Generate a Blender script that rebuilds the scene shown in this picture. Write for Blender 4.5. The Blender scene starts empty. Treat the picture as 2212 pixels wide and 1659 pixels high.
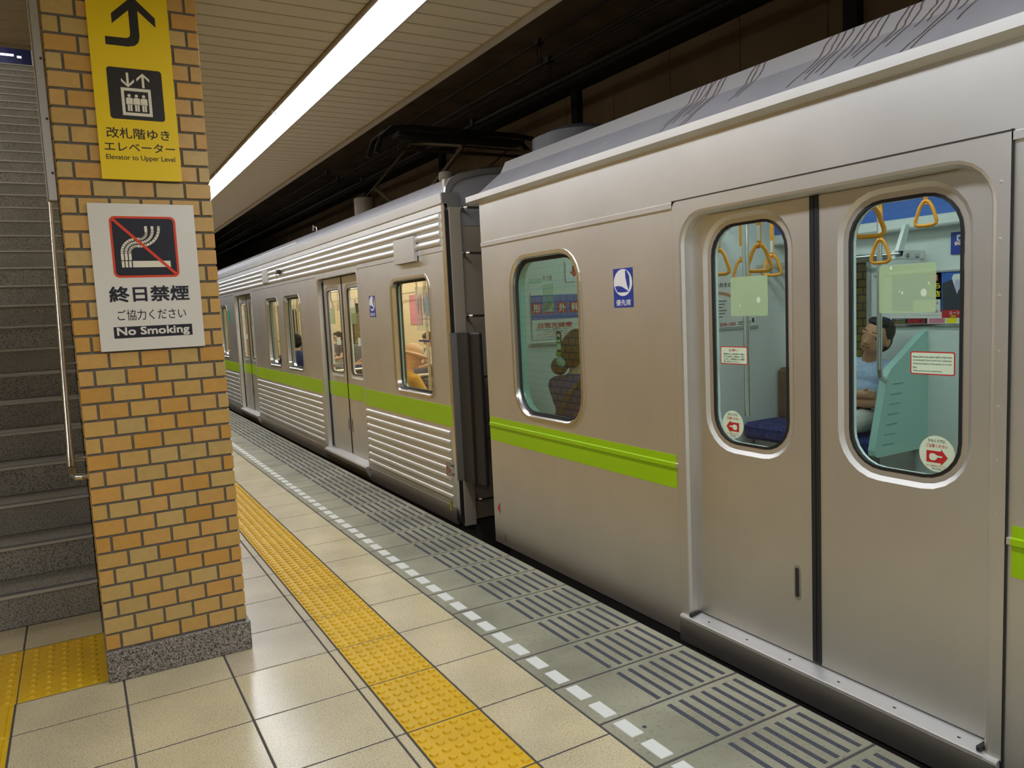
import bpy, bmesh, math, random
import numpy as np
from mathutils import Matrix, Vector
random.seed(7)
SC = bpy.context.scene
COL = SC.collection
# ------------------------------------------------------------------ camera
FPX, YAW, PITCH, ROLL, CH = 1646.92, 0.518, -0.0991, -0.0471, 1.5003
cy, sy, cp, sp = math.cos(YAW), math.sin(YAW), math.cos(PITCH), math.sin(PITCH)
fw = Vector((sy*cp, cy*cp, sp)); rt = Vector((cy, -sy, 0)); up = rt.cross(fw)
r2 = math.cos(ROLL)*rt + math.sin(ROLL)*up; u2 = -math.sin(ROLL)*rt + math.cos(ROLL)*up
cd = bpy.data.cameras.new('camera'); cam = bpy.data.objects.new('camera', cd); COL.objects.link(cam)
cd.sensor_width = 36; cd.lens = FPX*36/2212; cd.clip_start = .02; cd.clip_end = 200
cam.matrix_world = Matrix(((r2.x, u2.x, -fw.x, 0), (r2.y, u2.y, -fw.y, 0), (r2.z, u2.z, -fw.z, CH), (0, 0, 0, 1)))
SC.camera = cam
# ------------------------------------------------------------------ world, exposure
w = bpy.data.worlds.new('world'); SC.world = w; w.use_nodes = True
w.node_tree.nodes['Background'].inputs[0].default_value = (.01, .01, .011, 1)
w.node_tree.nodes['Background'].inputs[1].default_value = 0.3
SC.view_settings.view_transform = 'Standard'; SC.view_settings.look = 'None'
SC.view_settings.exposure = 0.14; SC.view_settings.gamma = 1.0; SC.view_settings.use_curve_mapping = False
SC.cycles.max_bounces = 10; SC.cycles.transparent_max_bounces = 16
LIGHT = 14.0        # platform tubes
CAR_LIGHT = 5.5     # tubes in the near car
CAR2_LIGHT = 12.0   # tubes in the far car

# ------------------------------------------------------------------ materials
def lin(c): return tuple((v/255/12.92 if v/255 <= .04045 else ((v/255+.055)/1.055)**2.4) for v in c)
MATS = {}
def mat(name, col, rough=.5, metal=0., emit=None, es=0., noise=None, bump=0., objcol=False, spec=.5, coat=0., aniso=0.):
    """col linear rgb; noise=(scale, amount, detail) tints the base colour; objcol multiplies by the object colour"""
    if name in MATS: return MATS[name]
    m = bpy.data.materials.new(name); m.use_nodes = True; nt = m.node_tree; b = nt.nodes['Principled BSDF']
    b.inputs['Base Color'].default_value = (*col, 1); b.inputs['Roughness'].default_value = rough
    b.inputs['Metallic'].default_value = metal; b.inputs['Specular IOR Level'].default_value = spec
    b.inputs['Coat Weight'].default_value = coat; b.inputs['Anisotropic'].default_value = aniso
    src = None
    if objcol:
        oi = nt.nodes.new('ShaderNodeObjectInfo'); src = oi.outputs['Color']
    if noise or bump:
        tc = nt.nodes.new('ShaderNodeNewGeometry')
        n = nt.nodes.new('ShaderNodeTexNoise'); sc = noise[0] if noise else 60
        n.inputs['Scale'].default_value = sc; n.inputs['Detail'].default_value = noise[2] if noise and len(noise) > 2 else 4
        nt.links.new(tc.outputs['Position'], n.inputs['Vector'])
        if noise:
            mr = nt.nodes.new('ShaderNodeMapRange'); mr.inputs[1].default_value = .3; mr.inputs[2].default_value = .7
            mr.inputs[3].default_value = 1-noise[1]; mr.inputs[4].default_value = 1+noise[1]
            nt.links.new(n.outputs['Fac'], mr.inputs[0])
            mx = nt.nodes.new('ShaderNodeMix'); mx.data_type = 'RGBA'; mx.blend_type = 'MULTIPLY'; mx.inputs[0].default_value = 1
            if src: nt.links.new(src, mx.inputs[6])
            else: mx.inputs[6].default_value = (*col, 1)
            nt.links.new(mr.outputs[0], mx.inputs[7]); src = mx.outputs[2]
        if bump:
            bp = nt.nodes.new('ShaderNodeBump'); bp.inputs['Strength'].default_value = bump; bp.inputs['Distance'].default_value = .002
            nt.links.new(n.outputs['Fac'], bp.inputs['Height']); nt.links.new(bp.outputs[0], b.inputs['Normal'])
    if src: nt.links.new(src, b.inputs['Base Color'])
    if emit: b.inputs['Emission Color'].default_value = (*emit, 1); b.inputs['Emission Strength'].default_value = es
    MATS[name] = m; return m
def speckle(name, col, dark, scale, thr, rough, spec=.5, light=None, blotch=0., bumpy=0.):
    """terrazzo-like: fine dark (and light) grains over a base colour, with broad faint blotches"""
    m = mat(name, col, rough, spec=spec); nt = m.node_tree; b = nt.nodes['Principled BSDF']
    g = nt.nodes.new('ShaderNodeNewGeometry'); n = nt.nodes.new('ShaderNodeTexNoise')
    n.inputs['Scale'].default_value = scale; n.inputs['Detail'].default_value = 2
    nt.links.new(g.outputs['Position'], n.inputs['Vector'])
    cr = nt.nodes.new('ShaderNodeValToRGB'); e = cr.color_ramp.elements
    e[0].position = thr-.06; e[0].color = (*dark, 1); e[1].position = thr+.04; e[1].color = (*col, 1)
    if light: k = cr.color_ramp.elements.new(.62); k.color = (*col, 1); k = cr.color_ramp.elements.new(.72); k.color = (*light, 1)
    nt.links.new(n.outputs['Fac'], cr.inputs[0]); src = cr.outputs[0]
    if blotch:
        n2 = nt.nodes.new('ShaderNodeTexNoise'); n2.inputs['Scale'].default_value = 2.6; n2.inputs['Detail'].default_value = 6
        nt.links.new(g.outputs['Position'], n2.inputs['Vector'])
        mr = nt.nodes.new('ShaderNodeMapRange'); mr.inputs[1].default_value = .35; mr.inputs[2].default_value = .7
        mr.inputs[3].default_value = 1-blotch; mr.inputs[4].default_value = 1+blotch*.4
        nt.links.new(n2.outputs['Fac'], mr.inputs[0])
        mx = nt.nodes.new('ShaderNodeMix'); mx.data_type = 'RGBA'; mx.blend_type = 'MULTIPLY'; mx.inputs[0].default_value = 1
        nt.links.new(src, mx.inputs[6]); nt.links.new(mr.outputs[0], mx.inputs[7]); src = mx.outputs[2]
    nt.links.new(src, b.inputs['Base Color']); return m
def glass(name, tint, refl=1.5, rough=0.0):
    m = bpy.data.materials.new(name); m.use_nodes = True; nt = m.node_tree
    for n in list(nt.nodes):
        if n.type != 'OUTPUT_MATERIAL': nt.nodes.remove(n)
    out = nt.nodes['Material Output']; t = nt.nodes.new('ShaderNodeBsdfTransparent'); t.inputs[0].default_value = (*tint, 1)
    gl = nt.nodes.new('ShaderNodeBsdfGlossy'); gl.inputs['Roughness'].default_value = rough
    lw = nt.nodes.new('ShaderNodeLayerWeight'); lw.inputs[0].default_value = .5
    pw_ = nt.nodes.new('ShaderNodeMath'); pw_.operation = 'POWER'; pw_.inputs[1].default_value = 4.0; nt.links.new(lw.outputs['Facing'], pw_.inputs[0])
    fr = nt.nodes.new('ShaderNodeMapRange'); fr.inputs[3].default_value = refl; fr.inputs[4].default_value = 1.0; nt.links.new(pw_.outputs[0], fr.inputs[0])
    mx = nt.nodes.new('ShaderNodeMixShader'); nt.links.new(fr.outputs[0], mx.inputs[0])
    nt.links.new(t.outputs[0], mx.inputs[1]); nt.links.new(gl.outputs[0], mx.inputs[2]); nt.links.new(mx.outputs[0], out.inputs[0])
    MATS[name] = m; return m
def film(name, col, alpha):
    """a printed translucent film on glass"""
    m = bpy.data.materials.new(name); m.use_nodes = True; b = m.node_tree.nodes['Principled BSDF']
    b.inputs['Base Color'].default_value = (*col, 1); b.inputs['Roughness'].default_value = .6; b.inputs['Alpha'].default_value = alpha
    MATS[name] = m; return m

STEEL = mat('steel_brushed', (.70, .695, .668), .43, 1.0, noise=(3.0, .04, 3), aniso=.55)
_t = STEEL.node_tree.nodes.new('ShaderNodeCombineXYZ'); _t.inputs[2].default_value = 1.0
STEEL.node_tree.links.new(_t.outputs[0], STEEL.node_tree.nodes['Principled BSDF'].inputs['Tangent'])
STEEL_D = mat('steel_dull', (.50, .485, .46), .45, 1.0)
STEEL_B = mat('steel_bright', (.72, .71, .68), .2, 1.0)
CHROME = mat('chrome', (.8, .8, .8), .1, 1.0)
BLACK = mat('rubber_black', (.012, .012, .014), .55)
DARK = mat('dark_metal', (.03, .03, .032), .6, .2)
SOOT = mat('sooty_metal', (.05, .045, .04), .8)
ROOFP = mat('roof_paint', (.25, .245, .26), .5, noise=(5, .06, 5))
GREEN = mat('lime_band', lin((160, 206, 0)), .35)
WHITE = mat('white_print', (.85, .85, .85), .5)
BRICKM = mat('glazed_brick', (1, 1, 1), .32, objcol=True, noise=(40, .05, 3), bump=.15)
MORTAR = mat('mortar_grey', lin((112, 106, 98)), .95, noise=(90, .15, 3))
GRANITE = speckle('granite_base', lin((148, 140, 130)), lin((60, 56, 56)), 190, .47, .45, light=lin((200, 195, 185)))
TILE = speckle('beige_floor_tile', lin((214, 200, 162)), lin((128, 116, 90)), 260, .41, .22, spec=.45, blotch=.14)
TILE_S = speckle('beige_floor_tile_worn', lin((202, 188, 158)), lin((128, 116, 96)), 260, .42, .3, spec=.45, blotch=.2)
YELLOW = mat('tactile_yellow', lin((219, 174, 0)), .36, noise=(6, .07, 5))
SLAB = speckle('edge_slab_concrete', lin((158, 156, 134)), lin((128, 126, 106)), 75, .36, .5, blotch=.3)
GRIP = mat('grip_strip_dark', lin((66, 70, 80)), .75, noise=(120, .3, 2))
MARK = mat('marker_white', lin((224, 226, 220)), .5)
GROUT = mat('floor_grout', lin((74, 70, 70)), .9)
SLAT = mat('ceiling_slat_cream', lin((196, 186, 164)), .45)
SLATGAP = mat('ceiling_gap', (.03, .028, .026), .9)
TRIM = mat('ceiling_trim', lin((170, 160, 145)), .5)
TUBE = mat('tube_light', (.9, .9, .9), .5, emit=(.93, .97, 1.05), es=LIGHT)
TUBE_CAR = mat('tube_light_car', (.9, .9, .9), .5, emit=(.95, 1.0, .97), es=CAR_LIGHT)
TUBE_CAR2 = mat('tube_light_far_car', (.9, .9, .9), .5, emit=(1.0, .95, .82), es=CAR2_LIGHT)
STONE = speckle('stair_stone', lin((152, 148, 136)), lin((88, 85, 78)), 160, .45, .7, blotch=.15)
NOSE = mat('stair_nosing_grey', lin((92, 90, 92)), .7)
NOSE_L = mat('stair_nosing_edge', lin((176, 172, 160)), .5)
PANELW = mat('tunnel_panel_brown', lin((158, 138, 110)), .8, noise=(1.5, .15, 4))
CONC = mat('tunnel_concrete', lin((140, 128, 112)), .95, noise=(2, .25, 6))
BALLAST = mat('track_bed', (.03, .028, .025), .95, noise=(15, .5, 4))
NAVY = mat('navy_wall', lin((30, 36, 92)), .5)
YSIGN = mat('sign_yellow', lin((244, 208, 10)), .4)
SIGNBLK = mat('sign_black', lin((38, 34, 30)), .45)
SIGNNAVY = mat('sign_navy', lin((22, 24, 40)), .4)
SIGNW = mat('sign_white', lin((226, 222, 212)), .22)
SIGNRED = mat('sign_red', lin((226, 66, 28)), .4)
CREAM = mat('sign_cream', lin((236, 228, 205)), .5)
BLUE = mat('sticker_blue', lin((40, 62, 160)), .4)
MINT = mat('mint_panel', lin((176, 220, 210)), .4)
LINING = mat('car_lining_white', lin((224, 232, 228)), .4)
LINING2 = mat('car_lining_cream', lin((236, 218, 176)), .45)
CARFLOOR = mat('car_floor', lin((120, 116, 100)), .5)
SEATB = mat('seat_blue_moquette', lin((44, 62, 130)), .9, noise=(40, .6, 3))
SEATBR = mat('seat_back_brown', lin((112, 92, 76)), .9, noise=(60, .15, 2))
SEATG = mat('seat_grey_moquette', lin((110, 116, 128)), .9, noise=(60, .2, 2))
ORANGE = mat('strap_orange', lin((244, 162, 40)), .35)
GL_NEAR = glass('green_glass', (.42, .64, .56), .17)
GL_DOOR = glass('door_glass', (.80, .93, .91), .06)
GL_FAR = glass('far_car_glass', (.88, .92, .88), .05)
PALE = film('pale_green_film', lin((180, 210, 160)), .74)
GHOST = film('ghost_green_film', lin((150, 205, 175)), .5)
PAPER = mat('poster_paper', lin((232, 232, 226)), .6)
RED = mat('print_red', lin((196, 40, 44)), .5)
PINK = mat('print_pink', lin((210, 130, 150)), .5)
INK = mat('print_ink', lin((30, 34, 50)), .5)
INKG = mat('print_teal', lin((20, 90, 80)), .5)
PBLUE = mat('print_blue', lin((52, 106, 190)), .5)
PYEL = mat('print_yellow', lin((250, 232, 30)), .5)
PMAG = mat('print_magenta', lin((190, 40, 120)), .5)
PSUIT = mat('print_charcoal', lin((58, 62, 72)), .5)
SKY = mat('print_lilac', lin((196, 196, 222)), .5)
STICK = mat('sticker_pale', lin((222, 240, 214)), .5)

# ------------------------------------------------------------------ geometry helpers
class MB:
    def __init__(s): s.v = []; s.f = []; s.sm = []
    def add(s, vs, fs, smooth=False):
        o = len(s.v); s.v += [tuple(p) for p in vs]; s.f += [tuple(i+o for i in f) for f in fs]; s.sm += [smooth]*len(fs); return s
    def box(s, x0, x1, y0, y1, z0, z1):
        return s.add([(x0,y0,z0),(x1,y0,z0),(x1,y1,z0),(x0,y1,z0),(x0,y0,z1),(x1,y0,z1),(x1,y1,z1),(x0,y1,z1)],
                     [(3,2,1,0),(4,5,6,7),(0,1,5,4),(1,2,6,5),(2,3,7,6),(3,0,4,7)])
    def cbox(s, x0, x1, y0, y1, z0, z1, b):
        """chamfered box"""
        bm = bmesh.new(); bmesh.ops.create_cube(bm, size=1)
        for v in bm.verts: v.co = Vector(((x0+x1)/2+v.co.x*(x1-x0), (y0+y1)/2+v.co.y*(y1-y0), (z0+z1)/2+v.co.z*(z1-z0)))
        bmesh.ops.bevel(bm, geom=list(bm.edges), offset=b, segments=1, affect='EDGES', profile=.5)
        bm.verts.index_update(); s.add([v.co[:] for v in bm.verts], [[v.index for v in f.verts] for f in bm.faces]); bm.free(); return s
    def ring(s, A, B, smooth=False, close=True):
        n = len(A); vs = list(A)+list(B); fs = []
        for i in range(n if close else n-1):
            j = (i+1) % n
            q = [i, j, n+j, n+i]; pts = []
            for k in q:
                if not any(Vector(vs[k]) == Vector(vs[m]) for m in pts): pts.append(k)
            if len(pts) > 2: fs.append(tuple(pts))
        return s.add(vs, fs, smooth)
    def poly(s, P): return s.add(P, [tuple(range(len(P)))])
    def tube(s, path, r, n=10, cap=True):
        path = [Vector(p) for p in path]; m = len(path); rings = []; prev = None
        rs = r if isinstance(r, (list, tuple)) else [r]*m
        for i, p in enumerate(path):
            t = (path[min(i+1, m-1)]-path[max(i-1, 0)]).normalized()
            a = prev if prev is not None else (Vector((0,0,1)) if abs(t.z) < .9 else Vector((1,0,0)))
            u = (a - t*a.dot(t)).normalized(); v = t.cross(u); prev = u
            rings.append([(p+(u*math.cos(2*math.pi*k/n)+v*math.sin(2*math.pi*k/n))*rs[i])[:] for k in range(n)])
        for a, b in zip(rings, rings[1:]): s.ring(a, b, True)
        if cap: s.poly(rings[0][::-1]); s.poly(rings[-1])
        return s
    def prism(s, P, d):
        """closed polygon P extruded along vector d"""
        d = Vector(d); A = [Vector(p) for p in P]; B = [p+d for p in A]
        s.ring([p[:] for p in A], [p[:] for p in B]); s.poly([p[:] for p in A][::-1]); s.poly([p[:] for p in B]); return s
    def lathe(s, c, prof, n=20, axis='Z'):
        R = []
        for (r, h) in prof:
            R.append([(c[0]+r*math.cos(2*math.pi*k/n), c[1]+r*math.sin(2*math.pi*k/n), c[2]+h) for k in range(n)])
        for a, b in zip(R, R[1:]): s.ring(a, b, True)
        return s.poly(R[0][::-1]).poly(R[-1])
    def mesh(s, name, m):
        me = bpy.data.meshes.new(name); me.from_pydata(s.v, [], s.f); me.update()
        ms = m if isinstance(m, (list, tuple)) else [m]
        for k in ms: me.materials.append(k)
        if any(s.sm): me.polygons.foreach_set('use_smooth', s.sm)
        return me
    def build(s, name, m, parent=None, **kw): return link(name, s.mesh(name, m), parent, **kw)
def link(name, me, parent=None, loc=None, label=None, cat=None, group=None, kind=None, color=None):
    o = bpy.data.objects.new(name, me); COL.objects.link(o)
    if loc: o.location = loc
    if parent is not None:
        o.parent = parent; o.matrix_parent_inverse = Matrix.Translation(-parent.location)
    if color: o.color = (*color, 1)
    for k, v in (('label', label), ('category', cat), ('group', group), ('kind', kind)):
        if v: o[k] = v
    return o
def thing(name, loc, label, cat, group=None, kind=None): return link(name, None, None, loc, label, cat, group, kind)
def box(name, m, b, parent=None, bev=0, **kw):
    q = MB(); (q.cbox(*b, bev) if bev else q.box(*b)); return q.build(name, m, parent, **kw)
def tube(name, m, path, r, parent=None, n=10, **kw): return MB().tube(path, r, n).build(name, m, parent, **kw)
def rr(a0, a1, b0, b1, r, n=6):
    """rounded rectangle loop, counter-clockwise in (a,b); r a number or (bl, br, tr, tl)"""
    R = r if isinstance(r, (list, tuple)) else (r,)*4
    out = []
    for (ca, cb, q, rad) in ((a0, b0, 2, R[0]), (a1, b0, 3, R[1]), (a1, b1, 0, R[2]), (a0, b1, 1, R[3])):
        ca += rad if q in (2, 1) else -rad; cb += rad if q in (2, 3) else -rad
        for k in range(n+1):
            t = math.pi/2*(q+k/n); out.append((ca+rad*math.cos(t), cb+rad*math.sin(t)))
    return out
def grow(l, d):
    """offset rr arguments (a0,a1,b0,b1,r)"""
    a0, a1, b0, b1, r = l; g = lambda q: max(q+d, 0.0) if q > 0 else 0.0
    return (a0-d, a1+d, b0-d, b1+d, tuple(g(q) for q in r) if isinstance(r, (tuple, list)) else g(r))
# planes for print: maps (u right, v up, h out of the surface) to the world
def plane_side(x):   return Matrix(((0,0,-1,x),(-1,0,0,0),(0,1,0,0),(0,0,0,1)))   # faces -X ; u = -Y
def plane_front(y):  return Matrix(((1,0,0,0),(0,0,-1,y),(0,1,0,0),(0,0,0,1)))    # faces -Y ; u = X
def plane_farside(x): return plane_side(x)
def flat(name, P, M, m, parent, h=0., **kw):
    me = bpy.data.meshes.new(name); me.from_pydata([(M @ Vector((p[0], p[1], h)))[:] for p in P], [], [tuple(range(len(P)))]); me.materials.append(m)
    return link(name, me, parent, **kw)
def rect(u0, u1, v0, v1): return [(u0, v0), (u1, v0), (u1, v1), (u0, v1)]
def oval(u, v, a, b, n=28): return [(u+a*math.cos(2*math.pi*k/n), v+b*math.sin(2*math.pi*k/n)) for k in range(n)]
def plate(name, P, M, m, parent, h0, h1, **kw):
    """a thin solid sheet of outline P"""
    return MB().prism([(M @ Vector((p[0], p[1], h0)))[:] for p in P], (M.to_3x3() @ Vector((0, 0, h1-h0)))).build(name, m, parent, **kw)
def text(name, s, M, u, v, height, m, parent, h=0., width=None, bold=0., align='CENTER', mirror=False, **kw):
    cu = bpy.data.curves.new(name, 'FONT'); cu.body = s; cu.size = 1; cu.resolution_u = 3
    ob = bpy.data.objects.new('tmp', cu); COL.objects.link(ob)
    dg = bpy.context.evaluated_depsgraph_get(); me = bpy.data.meshes.new_from_object(ob.evaluated_get(dg))
    bpy.data.objects.remove(ob); bpy.data.curves.remove(cu)
    if not len(me.vertices): return None
    n = len(me.vertices); co = np.empty(n*3); me.vertices.foreach_get('co', co); co = co.reshape(-1, 3)
    lo, hi = co.min(0), co.max(0); k = height/(hi[1]-lo[1]); kx = width/(hi[0]-lo[0]) if width else k
    x = (co[:, 0]-lo[0])*kx; tw = (hi[0]-lo[0])*kx
    if mirror: x = tw-x
    x = x + u - {'CENTER': tw/2, 'LEFT': 0, 'RIGHT': tw}[align]; y = (co[:, 1]-lo[1])*k+v-height/2
    A = np.array(M); b = bold*height
    offs = [(0, 0)] if bold <= 0 else [(-b, 0), (b, 0), (0, -b), (0, b)] if bold < .02 else [(-b, -b), (b, -b), (-b, b), (b, b), (0, 0), (-b, 0), (b, 0), (0, b), (0, -b)]
    F = [tuple(p.vertices) for p in me.polygons]; V = []; FF = []
    for i, (ox, oy) in enumerate(offs):
        P = np.stack([x+ox, y+oy, np.full(n, h+i*.00002)], 1) @ A[:3, :3].T + A[:3, 3]
        V += [tuple(p) for p in P]; FF += [tuple(j+i*n for j in f) for f in F]
    bpy.data.meshes.remove(me); me = bpy.data.meshes.new(name); me.from_pydata(V, [], FF); me.materials.append(m); me.update()
    return link(name, me, parent, **kw)

# ------------------------------------------------------------------ key measures (metres; platform top z=0, camera above x=0,y=0)
XT = 2.31            # platform-side face of the train
XE = 2.195           # platform edge
ZC = 3.0             # platform ceiling
Y0, Y1 = -7.0, 26.0
TILE_L = .4133; TY0 = 4.5472
CX0, CX1, CY0, CY1 = .004, .575, 3.566, 4.17   # pillar
# ------------------------------------------------------------------ floor
floor = box('floor', GROUT, (-4.2, XE-.002, Y0, Y1, -.25, -.0016), kind='structure', label='beige tiled station platform floor with grey edge slabs')
XG_ = 1.5065
def tile_mesh(name, x, y, m, h=.03, b=.0025): return MB().cbox(-x/2, x/2, -y/2, y/2, -h, 0, b).mesh(name, m)
J = .0060
colsX = [(1.2047, 1.5065, 'edge'), (.868, .9102, 'thin'), (.460, .868, 'a'), (.056, .460, 'b'), (-.335, .056, 'c'), (-.745, -.335, 'd'), (-1.155, -.745, 'e'), (-1.565, -1.155, 'f')]
nb = 0
for (xa, xb, key) in colsX:
    tm = [tile_mesh('floor_tile', xb-xa-J, TILE_L-J, TILE), tile_mesh('floor_tile', xb-xa-J, TILE_L-J, TILE_S)]
    rng = range(-24, 11) if key in ('edge', 'a', 'thin') else range(-8, 11)
    for i in rng:
        ya, yb = TY0-(i+1)*TILE_L, TY0-i*TILE_L; yc = (ya+yb)/2
        if key not in ('edge', 'thin', 'a') and yb > 4.9: continue
        if key == 'b' and ya > 3.7: continue
        if key in 'cdef' and ya > 3.3: continue
        if key == 'd' and ya < 3.6: continue
        if yc < 0.5 and key in ('e', 'f'): continue
        if yc < 0: continue
        far = yc > 9
        worn = key in ('a', 'thin') and 3.5 < yc < 6.5
        link('floor_tile', tm[1 if worn else 0], floor, ((xa+xb)/2, yc, 0)); nb += 1
# tiles cut round the tactile patch
for (xa, xb, ya, yb) in ((-.335, .0, 4.195, 4.535), (-.745, -.335, 4.195, 4.535), (-1.155, -.745, 4.195, 4.535), (-1.565, -1.155, 4.195, 4.535), (-.335, .056, 3.3072, 3.590),
                         (-.745, -.64, 3.3072, 3.59), (-1.155, -.745, 3.3072, 3.59)):
    link('floor_tile', tile_mesh('floor_tile', xb-xa-J, yb-ya-J, TILE), floor, ((xa+xb)/2, (ya+yb)/2, 0))
# plain remainder of the floor far left and behind the camera
box('floor_field', TILE, (-4.2, -1.57, Y0, 9.0, -.03, -.0002), floor)
box('floor_field', TILE, (-1.565, -.335, Y0, .40, -.03, -.0002), floor)
for k in range(8): link('floor_tile', tile_mesh('floor_tile', .105-J, TILE_L-J, TILE), floor, (-.6925, TY0-(k+3.5)*TILE_L, 0))
box('floor_field', TILE, (-.335, 1.5065, Y0, -.01, -.03, -.0002), floor)
box('floor_field', TILE, (.56, .9102, 14.47, Y1, -.03, -.0002), floor); box('floor_field', YELLOW, (.9102, 1.2047, 13.65, Y1, -.03, -.0002), floor); box('floor_field', TILE, (1.2047, XG_, 14.47, Y1, -.03, -.0002), floor); box('floor_field', SLAB, (XG_, XE-.002, 18.05, Y1, -.03, -.0002), floor)
def studs(n, m_, px, py, r=.0165, h=.0062):
    q = MB()
    for i in range(n):
        for j in range(m_):
            cx, cyy = (i-(n-1)/2)*px, (j-(m_-1)/2)*py
            A = [(cx+r*math.cos(a), cyy+r*math.sin(a), 0) for a in np.linspace(0, 2*math.pi, 12, endpoint=False)]
            B = [(cx+.80*r*math.cos(a), cyy+.80*r*math.sin(a), h) for a in np.linspace(0, 2*math.pi, 12, endpoint=False)]
            q.ring(A, B, True); q.poly(B)
    return q
YW = 1.2047-.9102
tac = tile_mesh('tactile_tile', YW-.008, TILE_L-.007, YELLOW, b=.002); stm = studs(6, 8, .0485, .0510).mesh('warning_studs', YELLOW)
for i in range(-22, 12):
    yc = TY0-(i+.5)*TILE_L
    if yc < 0: continue
    t = link('tactile_tile', tac, floor, ((.9102+1.2047)/2, yc, 0))
    link('warning_studs', stm, t, t.location, kind='stuff')
tq = tile_mesh('tactile_tile', .297, .297, YELLOW, b=.002); sq = studs(5, 5, .058, .058, .0165).mesh('warning_studs', YELLOW)
for ix in range(4):
    for iy in range(2):
        l = (-.183-.3*ix, 3.743+.298*iy, 0)
        if ix == 0:
            l = (-.165, l[1], 0); me = tile_mesh('tactile_tile', .332, .296, YELLOW, b=.002); t = link('tactile_tile', me, floor, l)
        else:
            l = (-.183-.3*ix, l[1], 0); t = link('tactile_tile', tq, floor, l)
        link('warning_studs', sq, t, t.location, kind='stuff')
bars = MB()
for k in range(4):
    bars.add([(-.115+.077*k-.018, -.14, 0), (-.115+.077*k+.018, -.14, 0), (-.115+.077*k+.018, .14, 0), (-.115+.077*k-.018, .14, 0),
              (-.115+.077*k-.012, -.134, .005), (-.115+.077*k+.012, -.134, .005), (-.115+.077*k+.012, .134, .005), (-.115+.077*k-.012, .134, .005)],
             [(4,5,6,7),(0,1,5,4),(1,2,6,5),(2,3,7,6),(3,0,4,7)])
bme = bars.mesh('guide_bars', YELLOW)
for k in range(10):
    t = link('tactile_tile', tq, floor, (-.487, 3.445-.3*k, 0)); link('guide_bars', bme, t, t.location, kind='stuff')
# grey edge slabs with dark grip strips and white markers
XG = 1.5065; TG = .3061; G0 = 2.7433; XS1 = XE
slab = tile_mesh('edge_slab', XS1-XG-J, TG-J, SLAB, h=.12, b=.004)
strip = MB().box(-.0095, .0095, -.126, .126, -.004, .0012).mesh('grip_strip', GRIP)
mark = MB().cbox(-.0275, .0275, -.054, .054, -.004, .003, .002).mesh('white_marker', MARK)
farstrips = MB(); farmarks = MB()
for k in range(-50, 9):
    yb = G0-k*TG; yc = yb-TG/2
    if yc < .2: continue
    s = link('edge_slab', slab, floor, ((XG+XS1)/2, yc, 0))
    if yc < 12.6:
        for g in range(7): link('grip_strip', strip, s, (1.803+.0562*g, yc-.008, 0))
        for g in (0, 1): link('white_marker', mark, s, (1.579, yc+.077-.153*g, 0))
    else:
        for g in range(7): farstrips.box(1.803+.0562*g-.0095, 1.803+.0562*g+.0095, yc-.134, yc+.118, -.004, .0012)
        for g in (0, 1): farmarks.box(1.5515, 1.6065, yc+.077-.153*g-.054, yc+.077-.153*g+.054, -.004, .003)
farstrips.build('grip_strip', GRIP, floor, kind='stuff'); farmarks.build('white_marker', MARK, floor, kind='stuff')
box('floor_field', SLAB, (XG, XE-.002, Y0, .19, -.03, -.0002), floor)
# the small round screw cap set in a slab
MB().lathe((1.632, 2.03, 0), [(.0085, 0), (.0085, .001)], 16).build('screw_cap', GRIP, floor)
box('wall_platform_face', CONC, (XE-.25, XE-.02, Y0, Y1, -1.3, -.01), kind='structure', label='concrete face of the platform below its edge')
box('track_bed', BALLAST, (XE-.02, 7.2, Y0-2, Y1+2, -1.4, -1.25), kind='structure', label='dark track bed under the train')
# ------------------------------------------------------------------ pillar
pillar = box('pillar', MORTAR, (CX0+.006, CX1-.006, CY0+.004, CY1, .0, ZC), kind='structure', label='square pillar faced with tan glazed bricks')
PAL = [lin((200, 160, 92)), lin((198, 158, 88)), lin((202, 158, 92)), lin((194, 162, 98)), lin((202, 152, 78)), lin((198, 148, 72)), lin((196, 164, 102)), lin((203, 158, 88))]
ZB = .1347; PIT = .07; BW = .1162; BH = .0595
def brick_me(w): return MB().cbox(-w/2, w/2, 0, .012, -BH/2, BH/2, .0012).mesh('brick', BRICKM)
bm_full = brick_me(BW-.0105); cache = {}
for k in range(41):
    zc = ZB+.003+PIT*k+PIT/2
    off = 0 if k % 2 == 0 else -BW/2
    # rows alternate: full bricks from the pillar's left arris, or a half brick first
    off = -BW/2 if k % 2 == 0 else 0
    x = CX0+off
    while x < CX1-.012:
        a = max(x+.005, CX0+.001) if x > CX0 else CX0+.001
        b = min(x+BW-.005, CX1-.001)
        if b-a > .02:
            wd = round(b-a, 3)
            if wd not in cache: cache[wd] = brick_me(wd)
            c = random.choice(PAL); v = random.uniform(.95, 1.04)
            link('brick', cache[wd], pillar, ((a+b)/2, CY0-.002, zc), color=tuple(q*v for q in c))
        x += BW
# flank facings of the pillar, seen edge-on
for (x0, x1) in ((CX0, CX0+.01), (CX1-.01, CX1)):
    q = MB()
    for k in range(41):
        zc = ZB+.003+PIT*k; y = CY0+.012-(BW/2 if k % 2 else 0)
        while y < CY1-.01:
            a, b = max(y+.005, CY0+.012), min(y+BW-.005, CY1)
            if b-a > .02: q.box(x0, x1, a, b, zc+.005, zc+.0645)
            y += BW
    q.build('brick', BRICKM, pillar, kind='stuff', color=PAL[1])
MB().cbox(CX0-.004, CX1+.012, CY0-.016, CY1+.01, 0, ZB, .004).build('pillar_base', GRANITE, pillar)
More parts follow.
